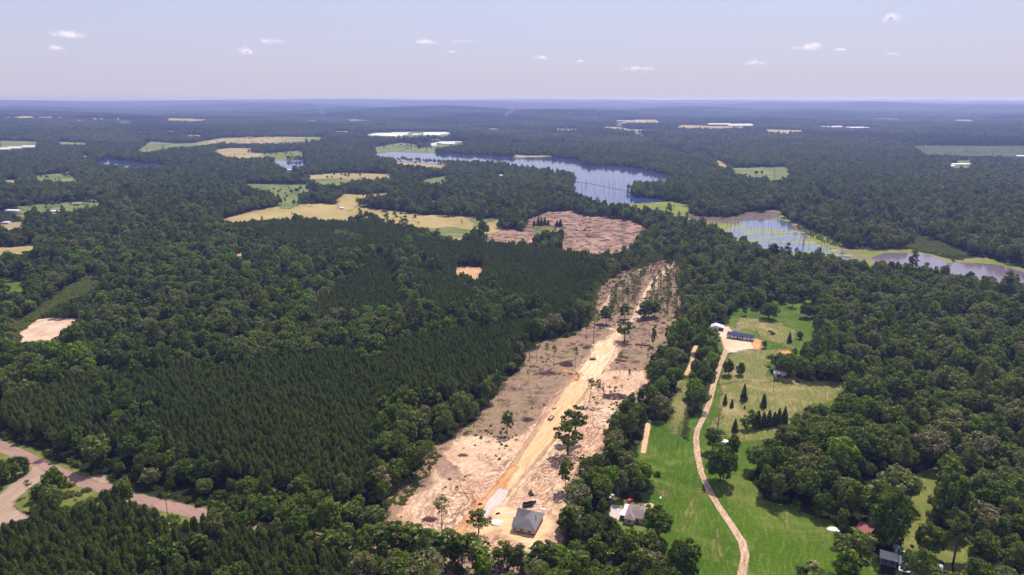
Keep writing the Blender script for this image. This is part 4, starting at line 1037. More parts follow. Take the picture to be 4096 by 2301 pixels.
for a in [
    ('tall_pine', 'M', 768, 1118, 860, 'tall bare-trunked pine alone in the sand, left of the orange ditch', .6, 1.35, 2),
    ('open_oak', 'M', 1040, 1128, 945, 'spreading dark oak over the near end of the grey gravel road', .45, 1.25, 0),
    ('open_oak', 'M', 1695, 545, 300, 'front one of two big open oaks right of the tan road', .3, 1.15, 1),
    ('open_oak', 'M', 1750, 440, 185, 'rear one of two big open oaks right of the tan road', .3, 1.15, 2),
    ('slim_tree', 'M', 1678, 808, 570, 'slim leafy tree in the sand behind the yellow loader', .4, 1.0, 0),
    ('tall_pine', 'M', 1858, 170, -20, 'left and thickest pine of the three on the sand right of the road', .2, 1.1, 3),
    ('tall_pine', 'M', 1915, 180, -5, 'middle pine of the three on the sand right of the road', .25, .95, 1),
    ('tall_pine', 'M', 1951, 180, 20, 'thin right-hand pine of the three on the sand right of the road', .4, .55, 0),
    ('tall_pine', 'M', 2088, 105, 32, 'small spindly pine beside the dark red brush pile', .5, .8, 4),
    ('open_oak', 'M', 1248, 405, 222, 'thin flat-topped tree in the brown slash left of the road', .25, .7, 3),
    ('tall_pine', 'M', 680, 700, 440, 'tall pine at the left forest edge above the slash strip', .4, 1.3, 5),
    ('tall_pine', 'M', 628, 612, 440, 'shorter pine at the left forest edge behind its taller neighbour', .4, 1.2, 2),
    ('tall_pine', 'M', 360, 1060, 880, 'straight pine at the lower left corner of the sand', .4, 1.3, 3),
    ('tall_pine', 'M', 1003, 350, 160, 'pine leaning out of the wood above the green brush', .4, 1.2, 0),
    ('open_oak', 'M', 1803, 665, 545, 'small spreading tree left of the white dead tree', .5, .9, 2),
    ('tall_pine', 'J', 1405, 1435, 1345, 'small pine with a yellowish crown in the lower slash', .9, 1.0, 1),
    ('tall_pine', 'J', 1412, 1288, 1140, 'leftmost of the row of pines on the slash left of the road', .3, .9, 0),
    ('tall_pine', 'J', 1466, 1292, 1130, 'second from the left in the row of pines on the slash', .35, .9, 1),
    ('tall_pine', 'J', 1538, 1306, 1142, 'third from the left in the row of pines on the slash', .35, .6, 2),
    ('tall_pine', 'J', 1590, 1316, 1155, 'fourth from the left in the row of pines on the slash', .35, .95, 3),
    ('tall_pine', 'J', 1750, 1342, 1168, 'slender pine beside the round brush pile', .35, .8, 4),
    ('tall_pine', 'J', 2080, 1370, 1208, 'thin pine standing among the stacked logs', .3, .85, 5),
    ('tall_pine', 'J', 2280, 1320, 1218, 'thin pine on the slash near the right tree belt', .3, 1.0, 0),
    ('slim_tree', 'J', 2325, 1165, 1012, 'ivy-covered slim tree behind the long log', .4, .55, 1),
    ('slim_tree', 'J', 2420, 1130, 1010, 'ivy-covered trunk at the edge of the right tree belt', .3, .6, 2),
    ('slim_tree', 'J', 2148, 1402, 1330, 'small green sapling on the pale sand', .6, .6, 3),
    ('open_oak', 'J', 2113, 1130, 970, 'lone dark oak with a leaning crown at the head of the road', .22, 1.3, 1),
    ('tall_pine', 'J', 1830, 1132, 955, 'dark pole-like pine at the bend left of the head of the road', .3, .8, 2),
    ('tall_pine', 'J', 1884, 1140, 890, 'tall light-crowned pine left of the head of the road', .7, 1.1, 4),
    ('slim_tree', 'J', 1977, 1005, 873, 'rounded dark green tree clump left of the lone oak', .25, 2.0, 0),
    ('slim_tree', 'J', 2110, 985, 850, 'pale open tree just behind the lone oak', .7, 1.6, 3),
    ('slim_tree', 'J', 2250, 960, 832, 'left tree of the dark clump casting a shadow on the trail', .2, 2.0, 1),
    ('slim_tree', 'J', 2290, 955, 828, 'middle tree of the dark clump casting a shadow on the trail', .22, 2.1, 2),
    ('slim_tree', 'J', 2335, 950, 830, 'right tree of the dark clump casting a shadow on the trail', .28, 1.8, 0),
    ('cedar_tree', 'N', 375, 180, 96, 'upright dull green cedar, left of a pair in the dry pasture', .5, 1.0, 0),
    ('cedar_tree', 'N', 425, 200, 132, 'smaller dull green cedar, right of a pair in the dry pasture', .6, 1.1, 1),
    ('cedar_tree', 'N', 512, 150, 22, 'tallest lone cedar in the middle of the pasture', .1, 1.05, 2),
    ('cedar_tree', 'N', 658, 200, 92, 'lone cedar on the bare patch of the pasture', .1, 1.1, 0),
    ('cedar_tree', 'N', 520, 210, 178, 'tiny cedar between the two lone cedars', .3, 1.1, 1),
    ('slim_tree', 'N', 520, 365, 262, 'light green tree at the left end of the cedar row', .5, 1.5, 1),
    ('slim_tree', 'N', 575, 350, 212, 'leafy tree near the left end of the cedar row', .4, 1.4, 2),
    ('cedar_tree', 'N', 612, 350, 215, 'dark cedar beside the leafy trees of the row', .1, 1.3, 0),
    ('cedar_tree', 'N', 655, 345, 222, 'narrow dark cedar, third from the right end but two of the row', .1, 1.1, 1),
    ('cedar_tree', 'N', 695, 340, 214, 'cedar in the middle of the dark row', .15, 1.2, 2),
    ('cedar_tree', 'N', 735, 335, 225, 'shorter cedar in the right half of the row', .2, 1.2, 0),
    ('cedar_tree', 'N', 768, 328, 200, 'second cedar from the right end of the row', .1, 1.2, 1),
    ('cedar_tree', 'N', 810, 318, 190, 'tall cedar at the right end of the row', .05, 1.1, 2),
    ('cedar_tree', 'N', 447, 378, 280, 'small pointed cedar right of the dead tree', .3, 1.2, 0),
    ('slim_tree', 'N', 283, 520, 350, 'dense tree left of the half hidden white shed', .3, 1.9, 0),
    ('full_tree', 'N', 430, 545, 402, 'round dark tree right of the half hidden white shed', .2, .95, 4),
    ('full_tree', 'N', 340, 748, 470, 'big dark tree standing alone right of the curve of the drive', .2, .95, 2),
    ('full_tree', 'N', 60, 1470, 1160, 'dark tree at the bottom edge, left of the drive', .15, .95, 6),
    ('open_oak', 'N', 1300, 1430, 1112, 'spreading oak in front of the red barn', .55, 1.2, 3),
    ('pasture_oak', 'N', 1650, 882, 680, 'domed round tree in the yellow-green clearing', .25, 1.0, 1),
    ('full_tree', 'N', 1560, 1230, 790, 'very large tree shading the yard right of the red barn', .3, .8, 0),
    ('full_tree', 'N', 2010, 1070, 665, 'tall leafy tree at the right side of the yellow-green clearing', .35, .7, 3),
    ('full_tree', 'N', 1850, 1290, 1035, 'bright leafy tree just right of the small shed', .5, .8, 1),
    ('big_pine', 'N', 2050, 1365, 970, 'tall twin-limbed pine at the lower right', .3, 1.0, 0),
    ('full_tree', 'N', 2275, 1400, 1110, 'broad tree right of the tall pine, lower right', .35, 1.0, 5),
    ('full_tree', 'N', 1830, 1480, 1255, 'leafy tree overhanging the white roofs', .5, .8, 7),
    ('bush', 'N', 1025, 1480, 1375, 'rounded tree top at the bottom edge of the pasture', .3, 1.5, 0),
    ('pasture_oak', 'K', 695, 968, 845, 'wide old oak in the upper pasture', .15, 1.0, 0),
    ('slim_tree', 'K', 518, 942, 852, 'small round-topped tree left of the wide oak', .35, 1.0, 1),
    ('full_tree', 'K', 968, 960, 838, 'round tree at the right edge of the upper pasture', .25, 1.0, 2),
    ('open_oak', 'K', 870, 882, 788, 'tree at the top of the upper pasture', .3, 1.3, 0),
    ('full_tree', 'K', 800, 855, 780, 'low tree at the top left of the upper pasture', .3, 1.1, 3),
    ('bush', 'K', 727, 1082, 1060, 'round bush beside the small trailer in the pasture', .2, 1.0, 1),
    ('cedar_tree', 'K', 848, 1142, 1058, 'greyish slanting evergreen in the pasture', .9, 1.1, 1),
    ('full_tree', 'K', 925, 1117, 1058, 'low round tree right of the greyish evergreen', .3, 1.1, 4),
    ('slim_tree', 'K', 662, 1182, 1125, 'short dense tree at the end of the clay yard', .2, 1.9, 2),
    ('full_tree', 'K', 400, 1382, 1255, 'left of two round trees beside the gravel drive', .25, .95, 1),
    ('full_tree', 'K', 485, 1382, 1288, 'right of two round trees beside the gravel drive', .3, .9, 3),
    ('full_tree', 'L', 180, 690, 560, 'dark tree in the fork of the paved road and the turnout', .15, .95, 0),
    ('full_tree', 'L', 430, 830, 655, 'dense leafy tree on the green triangle by the paved road', .35, .95, 2),
    ('tall_pine', 'L', 215, 850, 735, 'wind-shaped pine beside the turnout', .5, 1.6, 0),
    ('slim_tree', 'L', 300, 880, 760, 'bushy young tree right of the wind-shaped pine', .4, 1.8, 1),
    ('tall_pine', 'L', 400, 550, 350, 'tall dark pine throwing its shadow on the paved road', .2, 1.2, 5),
    ('broadleaf_tree', 'B', 1045, 1112, 1003, 'tall dark tree at the right end of the hayfield', .1, .7, 0),
    ('tall_pine', 'B', 1860, 1080, 992, 'lone pine in the middle of the clear-cut', .3, 1.5, 1),
    ('broadleaf_tree', 'B', 215, 1068, 1000, 'left tree of the group at the front of the hayfield', .2, .9, 1),
    ('broadleaf_tree', 'B', 250, 1075, 1010, 'right tree of the group at the front of the hayfield', .3, .9, 2),
    ('broadleaf_tree', 'B', 410, 1110, 1060, 'tree poking into the hayfield behind the plantation', .3, .9, 4),
    ('cedar_tree', 'B', 916, 1092, 1052, 'thin dark cedar in the hayfield', .1, .5, 1),
    ('slim_tree', 'B', 1195, 1110, 1062, 'twin tree at the corner of hayfield and clear-cut', .2, 1.6, 1),
    ('cedar_tree', 'B', 1640, 1118, 1057, 'left cedar of the pair in the clear-cut', .05, 1.6, 0),
    ('cedar_tree', 'B', 1615, 1115, 1065, 'right cedar of the pair in the clear-cut', .05, 1.6, 1),
    ('cedar_tree', 'B', 1550, 1108, 1062, 'rightmost cedar of the row in the clear-cut', .05, 1.4, 2),
    ('cedar_tree', 'B', 1525, 1104, 1045, 'fourth cedar of the row in the clear-cut', .05, 1.4, 1),
    ('cedar_tree', 'B', 1502, 1110, 1050, 'third cedar of the row in the clear-cut', .4, 1.4, 0),
    ('cedar_tree', 'B', 1478, 1110, 1048, 'second cedar of the row in the clear-cut', .3, 1.5, 2),
    ('cedar_tree', 'B', 1448, 1112, 1062, 'leftmost cedar of the row in the clear-cut', .3, 1.4, 1),
    ('cedar_tree', 'B', 1603, 1142, 1120, 'tiny cedar on the green spot of the clear-cut', .1, 1.6, 1),
    ('broadleaf_tree', 'G', 2112, 78, 52, 'single round tree in the far green field', .1, 1.1, 1),
    ('broadleaf_tree', 'G', 2185, 42, 5, 'bigger tree at the back of the far green field', .2, 1.1, 2),
    ('broadleaf_tree', 'D', 605, 738, 706, 'left tree in the clump in the right far field', .1, 1.0, 2),
    ('broadleaf_tree', 'D', 645, 736, 703, 'right tree in the clump in the right far field', .1, 1.0, 3),
    ('broadleaf_tree', 'D', 1745, 1400, 1355, 'round tree on the near shore of the murky pool', .4, 1.4, 3),
    ('broadleaf_tree', 'D', 1860, 1415, 1378, 'pale tree beside the murky pool', .7, 1.2, 5),
]:
    lone(*a)

# tree screen along the bottom of the clearing
bot = [(290, 1240, 1060), (330, 1255, 1080), (372, 1262, 1060), (440, 1265, 1040), (462, 1290, 1090), (505, 1275, 1062), (545, 1290, 1075), (590, 1300, 1062), (612, 1310, 1110), (655, 1315, 1090), (700, 1318, 1100), (742, 1330, 1120), (786, 1335, 1108), (830, 1338, 1115), (872, 1350, 1140), (912, 1370, 1135), (1000, 1372, 1118), (1062, 1440, 1185), (1215, 1370, 1185), (1245, 1400, 1200), (1292, 1400, 1225), (1348, 1420, 1205), (1378, 1420, 1260), (1480, 1400, 1192), (1540, 1395, 1180), (1575, 1420, 1215)]
bk = ['slim_tree', 'tall_pine', 'slim_tree', 'slim_tree', 'tall_pine']
for k, (bx, by, ty) in enumerate(bot):
    kn = bk[k % 5]; tn = [.4, .3, .88, .25, .5][k % 5]
    side = 'left' if bx < 620 else 'middle' if bx < 1100 else 'right'
    lab = '%s %s in the %s part of the tree screen' % (tone_word(tn), 'thin bare-trunked pine' if kn == 'tall_pine' else 'slim broadleaf tree', side)
    lone(kn, 'M', bx, by, ty, lab, tn, 1.7 if kn == 'slim_tree' else 1.3, k, None, lab.replace(' tree in', ' trees in').replace(' pine in', ' pines in'))

# the thinned stand at the head of the clearing
st = in_poly_pts('J 1890,1010 1890,880 1900,780 1990,700 2060,640 2150,600 2270,560 2400,530 2520,520 2570,600 2540,700 2560,800 2540,960 2400,1000 2240,990', 900)
trl = [G(PX('J 2085,1010 2130,985 2200,965 2225,900 2275,790 2340,690 2420,620 2470,560')), G(PX('J 1920,1030 1935,960 1965,870 2020,790 2100,710 2150,650'))]
n_ = 0; put_at = []
for X, Y in st:
    A1 = np.array([X]); B1 = np.array([Y])
    if min(seg_dist(l, A1, B1)[0] for l in trl) < 6 or any(math.hypot(X - a, Y - b_) < 5.5 for a, b_ in put_at): continue
    qx, qy = PROJ(X, Y, 0)
    dens = .92 if qy < 1110 or qx > 2690 or qx < 2470 else .55
    if random.random() > dens: continue
    put_at.append((X, Y)); n_ += 1
    if n_ > 235: break
    part = 'far' if qy < 1110 else 'right' if qx > 2600 else 'left'
    lab = 'thin bare-trunked pine in the %s part of the thinned stand' % part
    v = random.randrange(6)
    tree('tall_pine', X, Y, random.uniform(.78, 1.12), random.uniform(0, 6), random.uniform(.2, .8), lab, lab.replace('pine in', 'pines in'), v, 'pine tree', random.uniform(.7, 1.15))

# dead trees, snags and stumps
def dead_tree(seed, h, rad, n=9):
    r = random.Random(seed); mb = MB()
    mb.tube([(0, 0, -.3), (r.uniform(-.2, .2), 0, h * .45), (r.uniform(-.3, .3), r.uniform(-.3, .3), h * .92)], [h * .028, h * .02, .03], 6)
    for k in range(n):
        z = h * r.uniform(.3, .8); a = k * 2.4 + r.uniform(-.4, .4); l = rad * r.uniform(.6, 1)
        p1 = (math.cos(a) * l * .5, math.sin(a) * l * .5, z + l * .45); p2 = (math.cos(a) * l, math.sin(a) * l, z + l * .75)
        mb.tube([(0, 0, z), p1, p2], [h * .011, h * .007, .02], 4)
        for s in (-1, 1):
            mb.tube([p1, (p1[0] + math.cos(a + s) * l * .35, p1[1] + math.sin(a + s) * l * .35, p1[2] + l * .4)], [.06, .015], 3)
    return mb
for tg, bx, by, ty, lab, m, sd in [('N', 320, 385, 230, 'bare dead tree with many branches beside the drive', DARKDEAD, 3), ('M', 1930, 715, 545, 'whitish dead tree at the right edge of the sand', DEAD, 5), ('D', 765 * 1.0, 1000, 960, 'pale dead tree at the head of the marsh', DEAD, 6)]:
    X, Y = g1(tg, bx, by); h = height_at(X, Y, px(tg, bx, ty)[1])
    e = empty('dead_tree', (X, Y, 0), 0, lab, 'dead tree')
    dead_tree(sd, h, h * .36).build('trunk', m, e)
def snag_mb(seed, h, r0):
    r = random.Random(seed); mb = MB(); x, y = 0, 0; p = [(0, 0, -1)]
    for k in range(1, 5):
        x += r.uniform(-.12, .12) * h / 4 * .6; y += r.uniform(-.1, .1) * h / 4 * .6; p.append((x, y, h * k / 4))
    mb.tube(p, [r0, r0 * .9, r0 * .75, r0 * .55, r0 * .25], 6)
    for k in range(r.randrange(0, 3)):
        z = h * r.uniform(.5, .9); a = r.uniform(0, 6)
        mb.tube([(x * z / h, y * z / h, z), (x * z / h + math.cos(a) * h * .08, y * z / h + math.sin(a) * h * .08, z + h * .06)], [r0 * .3, .03], 4)
    return mb
snags = [snag_mb(400 + k, 10, .15).mesh('dead_tree', DARKDEAD, True) for k in range(7)]
def put_snags(spec, n, h0, h1, lab, grp):
    for k, (X, Y) in enumerate(in_poly_pts(spec, n)):
        o = link(bpy.data.objects.new('dead_tree', snags[k % 7])); s = random.uniform(h0, h1) / 10
        o.location = (X, Y, 0); o.rotation_euler = (0, 0, random.uniform(0, 6)); o.scale = (max(s, .8), max(s, .8), s)
        tag(o, lab, 'dead trunk', grp)
put_snags('P 2300,728 2400,722 2450,722 2515,728 2512,810 2400,812 2370,790 2320,762', 78, 4, 15, 'bare dead trunk standing in the near bay of the lake', 'dead trunks standing in the lake')
put_snags('D 370,1140 480,1085 640,1068 860,1085 900,1140 1000,1200 1160,1290 1080,1320 860,1300 560,1230 400,1190', 62, 5, 19, 'bare dead trunk standing among the lily pads of the marsh', 'dead trunks standing in the marsh')
put_snags('F 1620,513 1720,516 1710,530 1640,524', 10, 5, 13, 'bare dead trunk in the green marsh below the lake', 'dead trunks in the green marsh')
for tg, bx, by, ty, lab in [('M', 1148, 1375, 1232, 'broken charred trunk standing below the sand pad'), ('D', 1237, 1330, 1255, 'lone dead trunk on the near edge of the marsh'), ('D', 1123, 1300, 1235, 'curved dead trunk at the near edge of the marsh'), ('D', 940, 1298, 1195, 'crooked thick dead trunk in the marsh'), ('B', 372, 1080, 1035, 'small snag in the hayfield')]:
    X, Y = g1(tg, bx, by); h = height_at(X, Y, px(tg, bx, ty)[1])
    o = snag_mb(int(bx), h, .28).build('dead_tree', DARKDEAD); o.location = (X, Y, 0); tag(o, lab, 'dead trunk')

# logging debris: sticks, tops and roots
def sticks(seed, n, spread, flat=.25, l0=1.0, l1=5.0):
    r = random.Random(seed); mb = MB()
    for k in range(n):
        a = r.uniform(0, 3.14); l = r.uniform(l0, l1); x, y = r.gauss(0, spread), r.gauss(0, spread); z = abs(r.gauss(0, flat)); rd = r.uniform(.05, .17)
        dx, dy, dz = math.cos(a) * l / 2, math.sin(a) * l / 2, r.uniform(-.12, .2) * l * .4
        mb.tube([(x - dx, y - dy, max(.05, z - dz)), (x + dx, y + dy, max(.05, z + dz))], [rd, rd * .5], 4)
    return mb
st_mats = [simple_mat('pale_branches', (.50, .38, .28), .9, var=.4), simple_mat('brown_branches', (.20, .13, .10), .9, var=.4), simple_mat('dark_branches', (.10, .06, .05), .9, var=.4)]
deb_lib = lib('debris', [sticks(500 + k, [9, 14, 22][k % 3], 1.6 + k * .2).mesh('debris', st_mats[k % 3]) for k in range(9)])
def strew(spec, n, smin, smax, name, label, avoid=None):
    p = in_poly_pts(spec, n)
    if avoid:
        for ln, wd in avoid: p = p[seg_dist(G(PX(ln)), p[:, 0], p[:, 1]) > wd]
    n = len(p); s = rng.uniform(smin, smax, n)
    scatter(name, deb_lib, np.stack([p[:, 0], p[:, 1], np.full(n, .3)], 1), rng.uniform(0, 6.28, n), np.stack([s, s, s * .8], 1), np.zeros(n), rng.integers(0, 9, n), label, 'debris')
ROADL = ('M 1020,1130 1150,980 1230,800 1440,540 1600,300 1810,0 J 1870,1350 1960,1200 2070,1040', 12)
TR2 = ('J 2085,1010 2130,985 2200,965 2225,900 2275,790 2340,690 2420,620 2470,560', 6)
strew('M 560,680 850,440 900,350 1000,320 1150,110 1240,0 J 1300,1385 1400,1190 1560,1110 1790,1060 1890,900 2060,630 2270,560 2520,545 2500,950 2420,1100 2330,1260 2270,1340 2000,1340 1900,1440 M 1560,200 1450,340 1230,430 900,420 700,600', 1150, .35, .85, 'logging_debris', 'branches and tops strewn over the logged ground', [ROADL, TR2])
strew('M 480,920 690,700 900,420 1450,340 1650,50 2200,60 2040,290 1940,490 1690,800 1690,960 1300,900 1100,1150 700,1130', 240, .2, .5, 'logging_debris', 'small twigs scattered on the scraped sand', [ROADL])
strew('B 1080,1205 1370,1085 1560,1008 1800,1035 2150,1065 2280,1130 2150,1285 1850,1290 1650,1270', 700, .7, 1.5, 'logging_debris', 'slash strewn over the clear-cut')
strew('M 280,1130 500,1240 900,1330 1580,1370 1600,1300 900,1290 450,1160', 120, .4, .9, 'logging_debris', 'dead branches below the tree screen')

def pile(tg, bx, by, rx, ry, h, lab, mat, seed, n=170):
    X, Y = g1(tg, bx, by); r = random.Random(seed); mb = MB()
    for k in range(n):
        a = r.uniform(0, 6.28); q = r.random() ** .5; x, y = math.cos(a) * rx * q, math.sin(a) * ry * q; z = h * (1 - q * q) * r.uniform(.3, 1)
        b_ = r.uniform(0, 3.14); l = r.uniform(.8, 2.2); rd = r.uniform(.06, .16)
        mb.tube([(x - math.cos(b_) * l, y - math.sin(b_) * l, max(.05, z - r.uniform(-.3, .5))), (x + math.cos(b_) * l, y + math.sin(b_) * l, max(.05, z + r.uniform(-.3, .5)))], [rd, rd * .6], 4)
    o = mb.build('brush_pile', mat); o.location = (X, Y, float(hfun(X, Y))); tag(o, lab, 'brush pile')
RED = simple_mat('reddish_branches', (.19, .10, .085), .9, var=.4)
pile('J', 1685, 1305, 5, 4, 3.2, 'round grey-brown brush pile in the slash left of the road', st_mats[1], 1, 260)
pile('J', 1545, 1370, 7, 4, 1.8, 'low sprawling brush pile below the round one', st_mats[1], 2)
pile('M', 2045, 125, 9, 5, 2.6, 'large dark red brush pile at the right edge of the sand', RED, 3, 330)
pile('M', 676, 1028, 3.2, 1.6, 1.2, 'small dark red brush pile in the lower left sand', RED, 4, 120)
pile('M', 1400, 290, 4, 3, 1.0, 'reddish heap of branches left of the tan road', RED, 5, 90)
pile('J', 2190, 1285, 4, 3, 2.2, 'pale tangle of roots beside the stacked logs', st_mats[0], 6, 120)
pile('M', 925, 555, 2, 1.4, .8, 'small heap of twigs in the middle of the left sand', st_mats[1], 7, 50)
pile('N', 1025, 1358, 1.9, 1.5, 1.3, 'pinkish heap of brush in the green pasture', st_mats[0], 8, 90)
for k, (bx, by, rx) in enumerate([(1880, 1098, 16), (2010, 1150, 14), (1700, 1075, 14), (1880, 1190, 12), (1900, 1130, 10), (2100, 1110, 11), (1760, 1200, 15), (1690, 1195, 12), (2090, 1160, 9), (1640, 1045, 16), (1400, 1150, 10), (1330, 1130, 12)]):
    pile('B', bx, by, rx, rx * .8, 2.6 + (k % 3) * .6, 'mound of slash %s of the clear-cut' % ['behind the loader', 'in the right half', 'behind the cedar row', 'below the loader', 'just right of the loader', 'at the far right', 'in the front centre', 'in the front left', 'at the right front', 'at the upper left', 'left of the cedar row in the logged patch', 'in the small logged patch'][k], st_mats[1 if k % 2 else 0], 20 + k, 110)

def log_pile(tg, x0, y0, x1, y1, lab, n=9, r0=.28, m=None, rows=2):
    a = g1(tg, x0, y0); b_ = g1(tg, x1, y1); L = math.dist(a, b_); rz = math.atan2(b_[1] - a[1], b_[0] - a[0])
    e = empty('log_pile', (a[0], a[1], 0), rz, lab, 'log pile')
    for k in range(n):
        row = k % rows; q = k // rows
        l0 = random.uniform(0, L * .12); l1 = L - random.uniform(0, L * .15)
        MB().tube([(l0, q * r0 * 2.1 + row * r0, r0 + row * r0 * 1.75), (l1, q * r0 * 2.1 + row * r0, r0 * .9 + row * r0 * 1.75)], [r0, r0 * .7], 8).build('log', m or BARK, e, True)
REDLOG = simple_mat('red_logs', (.27, .14, .09), .9, var=.4)
log_pile('J', 2065, 1245, 2140, 1262, 'uppermost of three stacks of logs right of the road', m=REDLOG)
log_pile('J', 2035, 1272, 2125, 1288, 'middle one of three stacks of logs right of the road', m=REDLOG)
log_pile('J', 2045, 1292, 2075, 1297, 'lowest and shortest of three stacks of logs right of the road', n=5, m=REDLOG)
log_pile('J', 2190, 1162, 2305, 1172, 'long dark log heap above the stacked logs', n=7, m=REDLOG, r0=.34)
log_pile('J', 2090, 1215, 2240, 1228, 'spread of long grey logs behind the stacks', n=12, m=simple_mat('grey_logs', (.36, .28, .23), .9, var=.3), r0=.2, rows=1)
def fallen(tg, pts, lab, m=BARK, r0=.2):
    w_ = [g1(tg, *p) for p in pts]; c = w_[0]
    o = MB().tube([(p[0] - c[0], p[1] - c[1], .3) for p in w_], [r0 * (1 - .5 * k / len(w_)) for k in range(len(w_))], 6).build('fallen_trunk', m, None, True)
    o.location = (c[0], c[1], 0); tag(o, lab, 'fallen trunk')
fallen('J', [(1600, 1310), (1650, 1288), (1700, 1275)], 'left fallen trunk beside the round brush pile')
fallen('J', [(1712, 1285), (1742, 1268), (1755, 1262)], 'right fallen trunk beside the round brush pile')
fallen('J', [(1950, 1372), (1960, 1350), (1968, 1345)], 'dark bent trunk lying beside the pale road', DARKDEAD, .3)
fallen('M', [(885, 828), (940, 832), (990, 838)], 'pale bundle of poles lying on the left sand', st_mats[0], .22)
# ------------------------------------------------------------------ buildings
SH_GREY = simple_mat('grey_shingles', (.18, .165, .17), .85, var=.15, scale=2)
SH_TAN = simple_mat('weathered_shingles', (.27, .20, .19), .9, var=.25, scale=1)
SH_BEIGE = simple_mat('beige_shingles', (.52, .44, .40), .85, var=.12, scale=1)
MET_BLUE = simple_mat('blue_metal_roof', (.035, .045, .12), .75, var=.1, spec=.1)
MET_WHITE = simple_mat('white_metal_roof', (.72, .72, .78), .45, var=.06, spec=.5)
MET_GREY = simple_mat('grey_metal_roof', (.55, .55, .66), .6, var=.08, spec=.3)
MET_RED = simple_mat('red_metal_roof', (.30, .085, .08), .7, var=.15)
W_SHEATH = simple_mat('unfinished_sheathing', (.58, .47, .40), .9, var=.12)
W_BRICK = simple_mat('brick_skirt', (.24, .13, .10), .9, var=.3, scale=8)
W_WHITE = simple_mat('white_siding', (.74, .71, .68), .8, var=.05)
W_CREAM = simple_mat('cream_siding', (.62, .60, .50), .8, var=.06)
W_DARK = simple_mat('dark_siding_and_shade', (.10, .08, .10), .8, var=.2)  # also colours the flat panels that stand for shaded openings
TRIM = simple_mat('white_trim', (.78, .76, .74), .6, var=.04)
GLASS = simple_mat('window_glass', (.03, .035, .045), .12, var=.1, spec=.8)
BLACK = simple_mat('black_rubber', (.02, .02, .02), .7, var=.2)
BROWNMET = simple_mat('rusty_brown_steel', (.075, .045, .045), .6, var=.3, metal=.2)
YELLOW = simple_mat('machine_yellow', (.62, .34, .04), .5, var=.1)
STEEL = simple_mat('galvanised_steel', (.42, .42, .44), .45, var=.1, metal=.5)

def hip(mb, x0, x1, y0, y1, ez, h, oh=.45, th=.18):
    """closed hip roof over a rectangle"""
    x0 -= oh; x1 += oh; y0 -= oh; y1 += oh
    W_, D_ = x1 - x0, y1 - y0; s = min(W_, D_) / 2
    if W_ >= D_: r0, r1 = (x0 + s, (y0 + y1) / 2, ez + h), (x1 - s, (y0 + y1) / 2, ez + h)
    else: r0, r1 = ((x0 + x1) / 2, y0 + s, ez + h), ((x0 + x1) / 2, y1 - s, ez + h)
    a, b_, c, d = (x0, y0, ez), (x1, y0, ez), (x1, y1, ez), (x0, y1, ez)
    if W_ >= D_: fs = [(a, b_, r1, r0), (b_, c, r1), (c, d, r0, r1), (d, a, r0)]
    else: fs = [(a, b_, r0), (b_, c, r1, r0), (c, d, r1), (d, a, r0, r1)]
    for f in fs: mb.poly(f)
    lo = [(p[0], p[1], ez - th) for p in (a, b_, c, d)]
    for i in range(4):
        p, q = (a, b_, c, d)[i], (a, b_, c, d)[(i + 1) % 4]
        mb.poly([lo[i], lo[(i + 1) % 4], q, p])
    mb.poly(lo[::-1]); return mb

def gable(mb, x0, x1, y0, y1, ez, h, oh=.4, th=.15, ry=None):
    """gable roof with its ridge along x; closed"""
    x0 -= oh; x1 += oh; y0 -= oh; y1 += oh; m = (y0 + y1) / 2 if ry is None else ry
    A_ = [(x0, y0, ez), (x0, m, ez + h), (x0, y1, ez), (x0, y1, ez - th), (x0, m, ez + h - th), (x0, y0, ez - th)]
    B_ = [(x1, *p[1:]) for p in A_]
    for i in range(6): mb.poly([A_[i], A_[(i + 1) % 6], B_[(i + 1) % 6], B_[i]])
    mb.poly([A_[0], A_[5], A_[4], A_[1]]); mb.poly([A_[1], A_[4], A_[3], A_[2]])
    mb.poly([B_[1], B_[4], B_[5], B_[0]]); mb.poly([B_[2], B_[3], B_[4], B_[1]])
    return mb

def window(e, x, z0, w_, h, y=0.0, side='front', name='window'):
    """window on the front (y plane) or on a side wall (x plane)"""
    f = MB(); g = MB()
    if side == 'front':
        f.box(x, x + w_, y - .05, y + .02, z0, z0 + h); g.box(x + .1, x + w_ - .1, y - .07, y - .052, z0 + .1, z0 + h - .1)
    else:
        f.box(y - .02, y + .05, x, x + w_, z0, z0 + h); g.box(y + .052, y + .07, x + .1, x + w_ - .1, z0 + .1, z0 + h - .1)
    o = f.build(name, TRIM, e); g.build('pane', GLASS, o)

# new house under construction
e = empty('new_house', (-.34, 292.2, 0), R(-18.5), 'unfinished house with a dark grey hip roof on the yellow sand pad', 'house')
EZ = 3.0
D_, C_, B_, NW = (0, 0, EZ), (11.9, 0, EZ), (12.2, 15.6, EZ), (-.9, 15.7, EZ)
F0, R2_, R1_, A_ = (-.1, 4.2, 5.7), (7.6, 4.0, 6.2), (7.2, 11.0, 6.2), (-.8, 12.1, 5.7)
L1_, V_, FB_ = (-.7, 8.55, EZ), (2.8, 8.3, EZ), (-.2, 8.3, EZ)
mb = MB()
for f in [(D_, C_, R2_, F0), (C_, B_, R1_, R2_), (B_, NW, A_, R1_), (A_, L1_, V_), (A_, V_, R1_), (R1_, V_, R2_), (F0, R2_, V_), (F0, V_, FB_), (D_, F0, FB_), (L1_, A_, NW)]: mb.poly(f)
per = [D_, C_, B_, NW, L1_, V_, FB_]
for i in range(7):
    p, q = per[i], per[(i + 1) % 7]; mb.poly([(p[0], p[1], EZ - .22), (q[0], q[1], EZ - .22), q, p])
mb.poly([(p[0], p[1], EZ - .22) for p in per][::-1])
